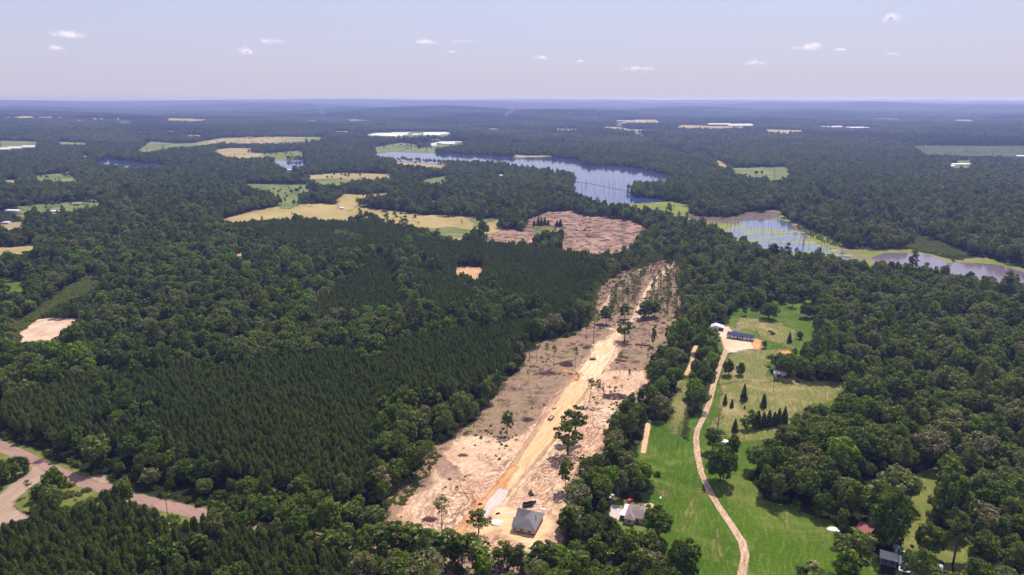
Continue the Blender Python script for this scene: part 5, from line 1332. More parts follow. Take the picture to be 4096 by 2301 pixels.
# small front gable over the entry
mb.poly([(6.2, -.35, EZ - .05), (10.2, -.35, EZ - .05), (8.2, 1.6, EZ + 1.25)]); mb.poly([(6.2, -.35, EZ - .05), (8.2, 1.6, EZ + 1.25), (7.0, 1.6, EZ + 1.15)])
mb.build('roof', SH_GREY, e)
mb = MB()
mb.box(2.4, 11.4, .6, 15.0, 0, EZ - .23); mb.box(-.3, 2.4, 9.1, 15.0, 0, EZ - .23); mb.box(.3, 2.4, 3.2, 7.7, 0, EZ - .23)
mb.build('wall', W_SHEATH, e)
MB().box(2.35, 11.46, .54, 15.05, 0, .8).build('skirt', W_BRICK, e)
for x_ in (.45, 2.2): MB().box(x_, x_ + .2, .6, .8, 0, EZ - .23).build('porch_post', TRIM, e)
MB().tube([(7.4, .55, 0), (7.6, .3, 3.0), (6.7, 2.2, 4.5)], .07, 6).build('conduit', TRIM, e)
for x_, y_ in ((9.4, 9.0), (10.1, 7.2), (4.8, 6.6)): MB().tube([(x_, y_, 4.0), (x_, y_, 5.4 if x_ > 9 else 4.9)], .16, 8).build('vent_pipe', BLACK, e)
for y_ in (3, 7, 11.5): window(e, y_, .9, 1.3, 1.4, 11.4, 'side')
window(e, 4.2, .95, 1.6, 1.4, .6); window(e, 8.2, .95, 1.5, 1.4, .6)

def local(e_xy, rz, u, v): return e_xy[0] + u * math.cos(rz) - v * math.sin(rz), e_xy[1] + u * math.sin(rz) + v * math.cos(rz)
NH = lambda u, v: local((-.34, 292.2), R(-18.5), u, v)

# open waste container with its gate swung out
x_, y_ = NH(-.4, 21.2)
e = empty('waste_container', (x_, y_, 0), R(17), 'open dark brown waste container behind the new house', 'container')
mb = MB(); L_, Wd, Hh = 4.9, 2.3, 1.7
mb.box(0, L_, 0, .1, .2, Hh); mb.box(0, L_, Wd - .1, Wd, .2, Hh); mb.box(0, .1, .1, Wd - .1, .2, Hh); mb.box(.1, L_ - .1, .1, Wd - .1, .2, .32)
for k in range(6): mb.box(.3 + k * .85, .42 + k * .85, -.08, 0, .25, Hh - .05)
mb.box(-.05, L_ + .02, -.1, .12, Hh, Hh + .1); mb.box(-.05, L_ + .02, Wd - .12, Wd + .1, Hh, Hh + .1)
mb.build('body', BROWNMET, e)
MB().box(L_ + .05, L_ + 2.3, Wd - .1, Wd, .2, Hh).build('gate', BROWNMET, e)
for s in (.4, L_ - .5):
    for t_ in (.1, Wd - .3): MB().tube([(s, t_, .15), (s, t_ + .2, .15)], .15, 10).build('roller', BLACK, e)
x_, y_ = NH(2.9, 26.6)
e = empty('portable_toilet', (x_, y_, 0), R(10), 'small brown cabin with a white roof behind the waste container', 'portable toilet')
MB().box(-.6, .6, -.6, .6, 0, 2.1).build('cabin', simple_mat('brown_plastic', (.16, .07, .06), .6), e)
MB().box(-.66, .66, -.66, .66, 2.1, 2.25).poly([(-.66, -.66, 2.25), (.66, -.66, 2.25), (0, 0, 2.5)]).poly([(.66, -.66, 2.25), (.66, .66, 2.25), (0, 0, 2.5)]).poly([(.66, .66, 2.25), (-.66, .66, 2.25), (0, 0, 2.5)]).poly([(-.66, .66, 2.25), (-.66, -.66, 2.25), (0, 0, 2.5)]).build('roof', TRIM, e)
MB().box(-.4, .4, -.63, -.6, .1, 1.95).build('door', simple_mat('brown_door', (.22, .11, .09), .6), e)

# compact loader
x_, y_ = NH(-.9, 34.6)
e = empty('skid_loader', (x_, y_, 0), R(-70), 'small yellow and black loader parked on the sand behind the new house', 'loader')
MB().box(-1.3, .9, -.55, .55, .45, 1.15).box(-1.35, -.6, -.6, .6, 1.1, 1.45).build('body', YELLOW, e)
MB().box(-.6, .7, -.5, .5, 1.15, 2.15).build('cab', GLASS, e)
MB().box(-.65, .75, -.55, .55, 2.15, 2.25).build('cab_roof', BLACK, e)
for sx in (-.8, .5):
    for sy in (-1, 1):
        wv = MB().tube([(sx, sy * .6, .42), (sx, sy * .92, .42)], .42, 14).build('wheel', BLACK, e); MB().tube([(sx, sy * .93, .42), (sx, sy * .96, .42)], .2, 10).build('rim', YELLOW, wv)
for sy in (-.72, .66): MB().box(-1.1, 1.6, sy, sy + .1, 1.3, 1.5).box(1.5, 1.65, sy, sy + .1, .4, 1.5).build('lift_arm', YELLOW, e)
MB().box(1.65, 1.75, -.9, .9, .15, .8).box(1.7, 2.3, -.9, .9, .12, .2).box(1.7, 2.3, -.9, -.85, .2, .7).box(1.7, 2.3, .85, .9, .2, .7).build('bucket', BLACK, e)

def stack_boards(u, v, lab, rz, n=5):
    X, Y = NH(u, v); e = empty('lumber_stack', (X, Y, 0), rz, lab, 'lumber')
    m = simple_mat('fresh_boards', (.80, .60, .34), .8, var=.12, scale=5)
    for k in range(n): MB().box(-1.9 + .05 * k, 1.9, -.75, .75, .12 + k * .12, .22 + k * .12).build('board_layer', m, e)
    for s in (-1.2, 1.2): MB().box(s - .06, s + .06, -.7, .7, 0, .12).build('bearer', BARK, e)
stack_boards(12.6, -7.9, 'pale stack of boards in front of the new house, nearer the house', R(55))
stack_boards(14.6, -10.6, 'pale stack of boards in front of the new house, nearer the trees', R(38))
def mound(tg, x, y, r, lab, mat, seed, name='sand_heap', cat='heap', kx=1.0):
    X, Y = g1(tg, x, y); o = MB().blob((0, 0, 0), (r[0], r[1], r[2]), 3, .18, seed).build(name, mat, None, True); o.location = (X, Y, 0); tag(o, lab, cat)
WSAND = simple_mat('white_sand', (.82, .70, .60), .95, var=.08, scale=3)
mound('M', 1172, 1052, (3.6, 2.8, 1.2), 'white sand heap between the gravel road and the new house', WSAND, 1)
mound('M', 1440, 1238, (1.0, .8, .4), 'small pale heap by the boards', WSAND, 2)
mound('M', 2290, 930, (3.1, 2.3, .9), 'bare dirt heap behind the low house', simple_mat('dirt', (.5, .34, .22), .95), 3)
mound('N', 1172, 1100, (3.0, 2.2, .5), 'pale rubble heap left of the red barn', WSAND, 4)
def debris_white(tg, x, y, lab, sd):
    X, Y = g1(tg, x, y); mb = MB(); r = random.Random(sd)
    for k in range(14): mb.box(-.6, .6, -.25, .25, .02, .18, r.uniform(0, 3), (r.gauss(0, 2.2), r.gauss(0, .9), 0))
    o = mb.build('building_scraps', W_WHITE); o.location = (X, Y, 0); tag(o, lab, 'scraps')
debris_white('M', 1490, 945, 'white wrapping and scraps beside the waste container', 1)
for k, (x, y) in enumerate([(1318, 925), (1334, 920)]):
    X, Y = g1('M', x, y)
    o = MB().tube([(-.5, 0, .1), (-.5, 0, 1.2), (0, 0, .15), (.5, 0, 1.2)], .09, 6).build('bent_pipe', W_SHEATH); o.location = (X, Y, 0); tag(o, '%s pale bent pipe left of the waste container' % ('left' if k == 0 else 'right'), 'pipe')

# trailers on the road
def trailer(tg, x, y, rz, lab, L_=5.4, Wd=2.3):
    X, Y = g1(tg, x, y); e = empty('utility_trailer', (X, Y, 0), rz, lab, 'trailer')
    MB().box(-L_ / 2, L_ / 2, -Wd / 2, Wd / 2, .65, .82).build('deck', simple_mat('worn_deck', (.42, .30, .26), .8), e)
    mb = MB()
    for s in (-1, 1): mb.box(-L_ / 2, L_ / 2, s * Wd / 2 - .05, s * Wd / 2 + .05, .82, 1.35)
    mb.box(-L_ / 2 - .05, -L_ / 2, -Wd / 2, Wd / 2, .6, 1.35).box(L_ / 2, L_ / 2 + .05, -Wd / 2, Wd / 2, .6, 1.1)
    mb.build('side_rail', BROWNMET, e)
    MB().box(L_ / 2 + .05, L_ / 2 + 1.5, -.08, .08, .55, .68).build('tongue', BROWNMET, e)
    for sx in (-.5, .5):
        for sy in (-1, 1): MB().tube([(sx, sy * (Wd / 2 - .1), .38), (sx, sy * (Wd / 2 + .16), .38)], .38, 12).build('wheel', BLACK, e)
trailer('M', 1572, 285, R(62), 'brown flat trailer parked on the left side of the tan road')
trailer('J', 1878, 1268, R(5), 'dark red box trailer on the upper pale road', 5.0, 2.4)
for k, (tg, x, y, rz, L_, lab) in enumerate([('M', 1586, 215, 80, 2.2, 'left dark culvert pipe on the shoulder of the tan road'), ('M', 1602, 210, 50, 1.6, 'right dark culvert pipe on the shoulder of the tan road'), ('M', 1180, 985, 20, 2.0, 'dark culvert mouth right of the grey gravel road'), ('M', 1050, 915, 10, 2.0, 'dark culvert mouth left of the grey gravel road'), ('J', 1760, 1420, 15, 2.4, 'black pipe end by the orange ditch')]):
    X, Y = g1(tg, x, y); o = MB().tube([(-L_ / 2, 0, .35), (L_ / 2, 0, .35)], .4, 12).build('culvert_pipe', BLACK, None, True); o.location = (X, Y, 0); o.rotation_euler.z = R(rz); tag(o, lab, 'pipe')
w_ = [g1('J', *p) for p in ((1752, 1368), (1768, 1376), (1776, 1390), (1770, 1402))]; c_ = w_[0]
o = MB().tube([(p[0] - c_[0], p[1] - c_[1], .3) for p in w_], .35, 8).build('drain_pipe', BLACK, None, True); o.location = (*c_, 0); tag(o, 'curved black drain pipe in the orange ditch', 'pipe')

# mobile home
e = empty('mobile_home', (185.5, 572.0, 0), R(-26.5), 'long white mobile home with a blue metal roof', 'house')
MB().box(0, 21.6, 0, 8.0, .9, 3.3).build('wall', W_WHITE, e)
MB().box(.05, 21.55, .06, 7.9, 0, .9).build('skirt', W_DARK, e)
mb = gable(MB(), 0, 21.6, 0, 8.0, 3.32, 1.7, .35)
for x_ in (5.6, 12.6):
    mb.poly([(x_ - 2.2, -.6, 3.3), (x_, -.62, 4.15), (x_, 2.4, 4.3)]); mb.poly([(x_ + 2.2, -.6, 3.3), (x_, 2.4, 4.3), (x_, -.62, 4.15)])
mb.build('roof', MET_BLUE, e)
MB().box(8.1, 11.3, -.02, .0, .95, 3.25).build('porch_shade_panel', W_DARK, e)  # flat dark panel, the shade of a porch recess put into colour
MB().box(8.4, 11.0, -1.6, 0, .2, .85).build('step', W_DARK, e)
window(e, 1.7, 1.4, 1.2, 1.6); window(e, 5.3, 1.3, 1.2, 1.8); window(e, 12.2, 1.3, 1.3, 1.8); window(e, 15.6, 1.6, 1.8, 1.2); window(e, 18.8, 1.2, 1.3, 1.9)
MB().box(9.4, 10.3, -.06, -.025, .95, 2.95).build('door', TRIM, e)

e = empty('metal_shed', (177.8, 593.6, 0), R(-17), 'white metal shed with a shiny roof behind the mobile home', 'shed')
mb = MB().box(0, 10.6, 0, 8.0, 0, 2.9); mb.build('wall', W_WHITE, e)
mb = MB()
for y0, y1 in ((-.4, 8.4),):
    a, b_, c = (-.4, 2.95), (3.6, 4.7), (11.0, 2.95)
    for p, q in ((a, b_), (b_, c)):
        mb.poly([(p[0], y0, p[1]), (q[0], y0, q[1]), (q[0], y1, q[1]), (p[0], y1, p[1])]); mb.poly([(p[0], y1, p[1] - .1), (q[0], y1, q[1] - .1), (q[0], y0, q[1] - .1), (p[0], y0, p[1] - .1)])
        mb.poly([(p[0], y0, p[1] - .1), (q[0], y0, q[1] - .1), (q[0], y0, q[1]), (p[0], y0, p[1])])
mb.build('roof', MET_GREY, e)
MB().poly([(0, -.01, 2.9), (10.6, -.01, 2.9), (3.6, -.01, 4.58)]).build('gable_wall', W_WHITE, e)
MB().box(6.4, 10.4, -.03, -.012, 0, 2.7).build('bay_shade_panel', W_DARK, e)  # dark sheet on the solid wall, painted as the shade inside an open bay
for x_ in (.5, 3.5): MB().box(x_, x_ + 2.8, -.06, -.02, .05, 2.6).build('door', simple_mat('pale_door', (.66, .6, .56), .7), e)
X, Y = g1('P', 2945, 1324)
e = empty('round_pool', (X, Y, 0), 0, 'round above-ground pool beside the mobile home', 'pool')
MB().tube([(0, 0, 0), (0, 0, 1.15)], 2.5, 24).build('pool_wall', simple_mat('pool_wall', (.75, .68, .66), .6), e)
MB().tube([(0, 0, 1.16), (0, 0, 1.19)], 2.2, 24).build('pool_water', simple_mat('pool_water', (.09, .06, .12), .1), e)
X, Y = g1('K', 707, 1062)
e = empty('livestock_trailer', (X, Y, 0), R(-12), 'small grey trailer beside a bush in the pasture', 'trailer')
MB().box(-1.8, 1.8, -.8, .8, .5, 1.7).build('body', simple_mat('faded_grey', (.35, .33, .28), .8), e)
for s in (-.8, .8): MB().tube([(s, -.85, .35), (s, .85, .35)], .35, 10).build('wheel', BLACK, e)

# low house with carport
e = empty('ranch_house', (54.9, 299.4, 0), R(-20), 'low house with a weathered brown hip roof and white carport', 'house')
mb = hip(MB(), 0, 4.4, -.4, 7.0, 3.0, 1.9); hip(mb, 0, 13.6, 1.9, 8.0, 3.02, 2.1); hip(mb, .1, 8.8, 5, 12.2, 3.04, 2.2)
mb.build('roof', SH_TAN, e)
MB().box(0, 4.4, -.4, 7, 0, 2.8).box(4.4, 13.6, 1.9, 8.0, 0, 2.82).box(.12, 8.8, 8.0, 12.2, 0, 2.84).build('wall', W_CREAM, e)
window(e, 1.2, 1.0, 1.9, 1.3, -.4); window(e, 7.6, 1.0, 1.6, 1.3, 1.9); window(e, 10.6, 1.0, 1.4, 1.3, 1.9)
MB().box(5.5, 6.4, 1.83, 1.88, .1, 2.2).build('door', simple_mat('brown_house_door', (.2, .1, .08), .6), e)
for x_, y_ in ((5.5, 9.4), (7.3, 5.6)): MB().box(x_, x_ + .35, y_, y_ + .35, 4.2, 5.5).build('vent', BLACK, e)
MB().box(-3.0, -.5, 2.0, 7.2, 2.7, 2.82).box(-2.2, .2, 7.2, 12.4, 2.9, 3.0).build('carport_roof', MET_WHITE, e)
MB().box(-2.6, -.5, 2.4, 12.0, 0, 2.3).build('carport_wall', simple_mat('brown_wall', (.18, .10, .09), .8), e)
MB().box(4.5, 9.5, -.2, 1.8, .02, .12).build('walkway', simple_mat('path', (.55, .38, .3), .9), e)
patch('driveway', ['M 2020,920 2085,930 2090,1000 2070,1040 2000,1000'], M['gravel'], 'grey parking patch beside the white carport', 'yard', feather=2, cell=.6)

# buildings at the lower right
e = empty('farm_house', (163.9, 268.9, 0), R(-28), 'small house with a beige hip roof at the lower right', 'house')
hip(MB(), 0, 6.2, .2, 6.0, 3.0, 1.6, .5).build('roof', SH_BEIGE, e)
MB().box(0, 6.2, 1.0, 6.0, 0, 2.8).build('wall', simple_mat('mauve_wall', (.24, .18, .24), .8), e)
MB().box(-.2, 6.4, -.6, 1.0, 0, .35).build('porch_floor', simple_mat('porch_floor', (.22, .17, .2), .8), e)
for x_ in (.1, 3, 6.0): MB().box(x_, x_ + .14, -.1, .04, .35, 2.8).build('porch_post', TRIM, e)
window(e, 1.2, 1.1, 1.2, 1.2, 1.0); window(e, 4.0, 1.1, 1.2, 1.2, 1.0)
e = empty('white_roofed_house', (167.9, 260.6, 0), R(-28), 'house with a big white metal roof beside the beige-roofed one', 'house')
hip(MB(), 0, 4.9, 0, 10.8, 2.9, 1.5, .4).build('roof', MET_WHITE, e)
MB().box(0, 4.9, 0, 10.8, 0, 2.7).build('wall', W_CREAM, e)
window(e, 1.2, 1, 1.2, 1.2, 0); window(e, 3.0, .9, 1.2, 1.3, 0)
X, Y = g1('P', 3690, 2290)
e = empty('white_roofed_house', (X, Y, 0), R(-28), 'white roof half hidden under trees at the bottom edge', 'house')
gable(MB(), 0, 7, 0, 5.5, 2.7, 1.3).build('roof', MET_WHITE, e); MB().box(0, 7, 0, 5.5, 0, 2.5).build('wall', W_WHITE, e); window(e, 1.5, 1, 1.3, 1.2, 0)
X, Y = g1('N', 1330, 1130)
e = empty('red_barn', (163.2, 290.8, 0), R(-56), 'barn with a dull red metal roof beside the pasture', 'barn')
gable(MB(), -.2, 6.0, 0, 8.4, 2.9, 1.7).build('roof', MET_RED, e); MB().box(0, 5.8, .1, 8.3, 0, 2.75).build('wall', W_DARK, e)
MB().box(0, 5.8, -.5, -.42, 2.78, 2.9).build('gutter', TRIM, e); MB().box(1.6, 4.2, .04, .09, 0, 2.3).build('door', simple_mat('barn_door', (.25, .1, .09), .8), e)
e = empty('garden_shed', (173.9, 276.9, 0), R(-20), 'small pale shed in the shade of the very large tree', 'shed')
MB().box(-.1, 2.9, -.1, 3.2, 2.1, 2.25).build('roof', simple_mat('pale_blue_roof', (.4, .46, .55), .6), e); MB().box(0, 2.8, 0, 3.0, 0, 2.1).build('wall', W_DARK, e); MB().box(.8, 1.8, -.04, -.01, .05, 1.9).build('door', TRIM, e)
for k, (x, y, lab) in enumerate([(3484, 2235, 'rearmost white garden chair on the lawn'), (3485, 2242, 'middle white garden chair on the lawn'), (3486, 2248, 'front white garden chair on the lawn')]):
    X, Y = g1('P', x, y); e = empty('garden_chair', (X, Y, 0), R(40), lab, 'chair', 'white garden chairs')
    MB().box(-.35, .35, -.35, .35, .4, .46).build('seat', TRIM, e); MB().box(-.35, .35, .3, .36, .46, 1.0).build('backrest', TRIM, e)
    for sx in (-.3, .26):
        for sy in (-.3, .26): MB().box(sx, sx + .05, sy, sy + .05, 0, .4).build('leg', TRIM, e)
for k, (x, y) in enumerate([(3645, 2187), (3651, 2190), (3601, 2187)]):
    X, Y = g1('P', x, y); e = empty('rubbish_bin', (X, Y, 0), 0, ['left of two dark bins on the lawn', 'right of two dark bins on the lawn', 'dark bin beside the small shed'][k], 'bin')
    MB().box(-.35, .35, -.35, .35, 0, 1.0).build('body', BLACK, e); MB().box(-.38, .38, -.38, .38, 1.0, 1.08).build('lid', BLACK, e)
X, Y = g1('P', 3614, 2211); e = empty('picnic_table', (X, Y, 0), R(20), 'pale picnic table on the lawn behind the white roof', 'table')
MB().box(-.9, .9, -.4, .4, .7, .76).build('tabletop', TRIM, e)
for s in (-.75, .75): MB().box(-.9, .9, s - .12, s + .12, .4, .45).build('bench', TRIM, e)
for s in (-.6, .6): MB().box(s - .05, s + .05, -.7, .7, 0, .7).build('leg', BARK, e)
X, Y = g1('P', 2641, 1998); e = empty('gas_tank', (X, Y, 0), R(60), 'white gas tank on the lawn near the garden plot', 'tank')
MB().tube([(-1, 0, .7), (-.9, 0, .7), (.9, 0, .7), (1, 0, .7)], [.2, .45, .45, .2], 14).build('tank_body', TRIM, e, True)
for s in (-.6, .6): MB().box(s - .08, s + .08, -.3, .3, 0, .3).build('leg', TRIM, e)
X, Y = g1('N', 340, 475); e = empty('white_shed', (X, Y, 0), R(-20), 'white shed half hidden between the trees by the drive', 'shed')
gable(MB(), 0, 4, 0, 3, 2.2, .8).build('roof', MET_WHITE, e); MB().box(0, 4, 0, 3, 0, 2.1).build('wall', W_WHITE, e)
X, Y = g1('K', 735, 1392); e = empty('farm_shed', (X, Y, 0), R(-22), 'shed with a pale pinkish roof at the edge of the trees in the pasture', 'shed')
gable(MB(), 0, 8, 0, 6, 2.6, 1.2).build('roof', simple_mat('pinkish_roof', (.62, .5, .46), .6), e); MB().box(0, 8, 0, 6, 0, 2.45).build('wall', W_WHITE, e); MB().box(2, 5, -.04, -.01, 0, 2.2).build('door', W_DARK, e)

# vehicles
def car(X, Y, rz, col, lab, truck=False, s=1.0):
    e = empty('pickup_truck' if truck else 'parked_car', (X, Y, float(hfun(X, Y)) + .05), rz, lab, 'pickup truck' if truck else 'car')
    paint = simple_mat('car_paint', col, .35, var=.05, spec=.6)
    mb = MB().box(-2.3 * s, 2.3 * s, -.92, .92, .4, .95)
    if truck: mb.box(-2.3, -.5, -.92, -.82, .95, 1.3).box(-2.3, -.5, .82, .92, .95, 1.3).box(-2.32, -2.24, -.82, .82, .95, 1.3)
    mb.build('body', paint, e)
    x0, x1 = (-.5, 1.2) if truck else (-1.7, 1.0)
    v = [(x0, -.85, .95), (x1 + .35, -.85, .95), (x1 + .35, .85, .95), (x0, .85, .95), (x0 + .25, -.7, 1.55), (x1 - .3, -.7, 1.55), (x1 - .3, .7, 1.55), (x0 + .25, .7, 1.55)]
    g = MB(); g.v = v; g.f = [(0, 1, 5, 4), (1, 2, 6, 5), (2, 3, 7, 6), (3, 0, 4, 7)]; g.build('windows', GLASS, e)
    MB().box(x0 + .22, x1 - .27, -.72, .72, 1.55, 1.6).build('roof', paint, e)
    for sx in (-1.45, 1.45):
        for sy in (-1, 1): MB().tube([(sx, sy * .72, .36), (sx, sy * .95, .36)], .36, 12).build('wheel', BLACK, e)
    return e
X, Y = g1('P', 2519, 2009); car(X, Y, R(40), (.5, .03, .05), 'red car under the trees behind the low house')
X, Y = g1('P', 2447, 1992); car(X, Y, R(70), (.7, .7, .72), 'white pickup under the trees left of the carport', True)
X, Y = g1('P', 2295, 927); car(X, Y, R(170), (.75, .74, .74), 'white pickup truck parked in the clear-cut left of the loader', True)
for k, (x, y, c_, n_) in enumerate([(2560, 2262, (.5, .5, .52), 'grey car'), (917, 895, (.75, .75, .75), 'white car'), (928, 893, (.3, .3, .32), 'dark car'), (945, 895, (.7, .7, .72), 'silver car'), (903, 892, (.55, .08, .06), 'red car')]):
    if k: 
        X, Y = g1('P', x, y); car(X, Y, R(20 + 30 * k), c_, n_ + ' at the yard in front of the hayfield')

# log loader on its trailer
X, Y = g1('P', 2336, 925)
e = empty('log_loader', (X, Y, 0), R(8), 'dark log loader with a raised boom in the clear-cut', 'log loader')
MB().box(-3, 12, -1.3, 1.3, .9, 1.3).box(-3, -2.6, -1.3, 1.3, 1.3, 2.2).box(11.6, 12, -1.3, 1.3, 1.3, 2.0).build('trailer_bed', RED, e)
for s in (-2, -.8, 9, 10.2):
    for sy in (-1, 1): MB().tube([(s, sy * 1.0, .5), (s, sy * 1.4, .5)], .5, 12).build('wheel', BLACK, e)
MB().box(-.8, 2.4, -1.2, 1.2, 1.3, 3.0).build('machine_house', simple_mat('orange_brown_paint', (.28, .12, .07), .6), e)
MB().box(.9, 2.2, -1.2, 0, 3.0, 4.6).build('cab', GLASS, e)
MB().tube([(1.4, .4, 3), (4.0, .4, 8.8)], .35, 6).build('boom', BROWNMET, e); MB().tube([(4.0, .4, 8.8), (7.4, .4, 6.4)], .28, 6).build('arm', BROWNMET, e)
MB().tube([(7.4, .4, 6.4), (7.4, .4, 4.9)], .15, 6).tube([(7.4, .4, 4.9), (6.8, .4, 4.2), (7.1, .4, 3.6)], .14, 5).tube([(7.4, .4, 4.9), (8.0, .4, 4.2), (7.7, .4, 3.6)], .14, 5).build('grapple', BROWNMET, e)
log_pile('B', 1745, 1148, 1790, 1150, 'logs lying between the pickup and the loader', 6, .3, REDLOG)

# poles, pylons and wires
POLE = simple_mat('dark_pole', (.06, .045, .04), .9, var=.3)
def pole(tg, bx, by, ty, lab, lamp=False):
    X, Y = g1(tg, bx, by); h = height_at(X, Y, px(tg, bx, ty)[1])
    e = empty('street_lamp' if lamp else 'utility_pole', (X, Y, 0), 0, lab, 'lamp' if lamp else 'pole')
    MB().tube([(0, 0, -.3), (0, 0, h)], [.17, .11], 8).build('pole', POLE, e)
    if lamp:
        MB().box(-.1, .9, -.06, .06, h - .1, h).build('arm', STEEL, e); MB().box(.7, 1.2, -.15, .15, h - .25, h - .1).build('lamp_head', TRIM, e)
    else:
        MB().box(-1.1, 1.1, -.06, .06, h - .7, h - .55).build('crossarm', POLE, e)
        for s in (-1, 0, 1): MB().tube([(s, 0, h - .55), (s, 0, h - .35)], .06, 6).build('insulator', STEEL, e)
pole('L', 1237, 1003, 866, 'dark utility pole beside the paved road')
pole('M', 2505, 478, 350, 'utility pole in the grass strip right of the clearing')
pole('M', 2187, 1432, 1360, 'lamp post in the grass at the bottom edge', True)
pole('N', 730, 88, 0, 'utility pole in the upper middle of the pasture')
pole('N', 28, 480, 350, 'utility pole at the left edge of the drive')
pole('B', 118, 1082, 1025, 'dark utility pole in the hayfield')
def pylon(X, Y, h, rz, lab):
    e = empty('power_pylon', (X, Y, 0), rz, lab, 'pylon', None); b0 = h * .11; b1 = .8
    lv = [(0, b0), (.3, b0 * .72), (.6, b0 * .4), (.8, b1), (1, b1 * .5)]
    mb = MB()
    for sx in (-1, 1):
        for sy in (-1, 1): mb.tube([(sx * b, sy * b, z * h) for z, b in lv], .16, 4)
    for i in range(4):
        z0, c0 = lv[i]; z1, c1 = lv[i + 1]
        for s in (-1, 1):
            mb.tube([(-c0, s * c0, z0 * h), (c1, s * c1, z1 * h)], .08, 3).tube([(c0, s * c0, z0 * h), (-c1, s * c1, z1 * h)], .08, 3)
            mb.tube([(s * c0, -c0, z0 * h), (s * c1, c1, z1 * h)], .08, 3).tube([(s * c0, c0, z0 * h), (s * c1, -c1, z1 * h)], .08, 3)
    mb.build('lattice_tower', STEEL, e)
    for zf, wd in ((.8, .23), (.92, .16)):
        MB().tube([(-h * wd, 0, h * zf), (0, 0, h * zf + h * .03), (h * wd, 0, h * zf)], .16, 4).tube([(-h * wd, 0, h * zf), (h * wd, 0, h * zf)], .14, 4).build('crossarm', STEEL, e)
    return e
pyl = []
for k, (tg, bx, by, ty, lab) in enumerate([('D', 1780, 1190, 1070, 'lattice pylon rising from the wood at the right'), ('D', 735, 770, 712, 'far lattice pylon in the green field right of the lake')]):
    X, Y = g1(tg, bx, by); h = max(28, min(48, height_at(X, Y, px(tg, bx, ty)[1]))); pyl.append((X, Y, h)); pylon(X, Y, h, R(-28), lab)
X, Y = g1('D', 2640, 1500); pyl.insert(0, (X, Y, 38)); pylon(X, Y, 38, R(-28), 'lattice pylon beyond the right edge of the marsh')
for a, b_ in zip(pyl, pyl[1:]):
    for k, s in enumerate((-8, 0, 8)):
        pa = Vector((a[0] + s * math.cos(R(-28)), a[1] + s * math.sin(R(-28)), a[2] * .8)); pb = Vector((b_[0] + s * math.cos(R(-28)), b_[1] + s * math.sin(R(-28)), b_[2] * .8))
        pts = [(pa.lerp(pb, q / 14) - Vector((0, 0, 9 * 4 * (q / 14) * (1 - q / 14)))) for q in range(15)]
        o = MB().tube([tuple(p - pa) for p in pts], .05, 4).build('power_line', POLE); o.location = pa; tag(o, '%s cable of the power line over the %s' % (['left', 'middle', 'right'][k], 'marsh side wood' if a is pyl[0] else 'far wood'), 'power line')
w_ = [g1('P', *p) for p in ((2297, 727), (2366, 737), (2417, 748), (2473, 759), (2514, 765))]; c_ = w_[0]
o = MB().tube([(p[0] - c_[0], p[1] - c_[1], .5) for p in w_], .35, 5).build('floating_boom', RED); o.location = (*c_, 0); tag(o, 'thin floating boom strung across the lake bay', 'boom')

# fence posts in the pasture
for ln, n_, lab in [('N 345,40 400,30 445,25', 7, 'short wooden fence across the dry pasture'), ('N 345,70 350,40', 3, 'short end of wooden fence by the drive')]:
    w_ = G(PX(ln)); e = empty('wooden_fence', (w_[0][0], w_[0][1], 0), 0, lab, 'fence')
    A2, B2 = w_[0], w_[-1]
    for k in range(n_):
        p = (B2 - A2) * k / (n_ - 1); MB().box(-.08, .08, -.08, .08, 0, 1.3, 0, (p[0], p[1], 0)).build('post', POLE, e)
    d = B2 - A2
    for z_ in (.6, 1.1): MB().tube([(0, 0, z_), (d[0], d[1], z_)], .05, 4).build('rail', POLE, e)

# ------------------------------------------------------------------ far buildings
BARN_ROOF = simple_mat('barn_roof', (.86, .84, .84), .5, var=.04, spec=.4)
BARN_WALL = simple_mat('barn_wall', (.70, .64, .60), .8, var=.08)
def barn(x0, y, x1, dy=0.0, wd=13.0, h=3.6, lab='', col=None, name='long_barn', grp=None, cat='barn'):
    a = G([(x0, y)])[0]; b_ = G([(x1, y + dy)])[0]; L_ = float(np.hypot(*(b_ - a))); rz = math.atan2(b_[1] - a[1], b_[0] - a[0])
    e = empty(name, (a[0], a[1], float(hfun(*((a + b_) / 2))) + .2), rz, lab, cat, grp)
    MB().box(0, L_, 0, wd, -4, h).build('wall', BARN_WALL, e); gable(MB(), 0, L_, 0, wd, h + .03, wd * .16, .6).build('roof', col or BARN_ROOF, e)
def rows(ox, oy, s, lst, where_, names):
    for k, (x0, x1, y) in enumerate(lst):
        barn(ox + x0 * s, oy + y * s, ox + x1 * s, -.4 * s, lab='%s white barn of the %s' % (names[k], where_), grp='white barns of the ' + where_)
        CLRB.append(1)
CLRB = []
ORD = ['rearmost', 'second from the back', 'third from the back', 'fourth from the back', 'fifth from the back', 'sixth from the back', 'front', 'nearest']
s1 = 650 / 2576
rows(1300, 480, s1, [(1060, 1340, 214), (815, 1320, 228), (760, 1310, 237), (720, 1300, 246), (668, 1240, 254), (860, 1230, 262), (1040, 1180, 268)], 'long group behind the lake, left', ORD)
rows(1300, 480, s1, [(1565, 1930, 215), (1560, 1975, 222), (1560, 1960, 231), (1560, 1880, 240), (1560, 1830, 249)], 'long group behind the lake, right', ORD)
rows(1300, 480, s1, [(1400, 1530, 235), (1365, 1480, 245)], 'short pair between the long groups', ['rear', 'front'])
rows(1300, 480, s1, [(1805, 2160, 365), (1750, 2060, 378), (1840, 2060, 392)], 'group just above the lake', ORD)
rows(1300, 480, s1, [(1690, 1760, 390), (1680, 1760, 404), (1690, 1770, 420)], 'three short ones above the lake', ORD)
rows(2430, 460, 600 / 1456, [(88, 280, 62), (285, 475, 64), (285, 478, 71)], 'farthest group, right of centre', ['left', 'right rear', 'right front'])
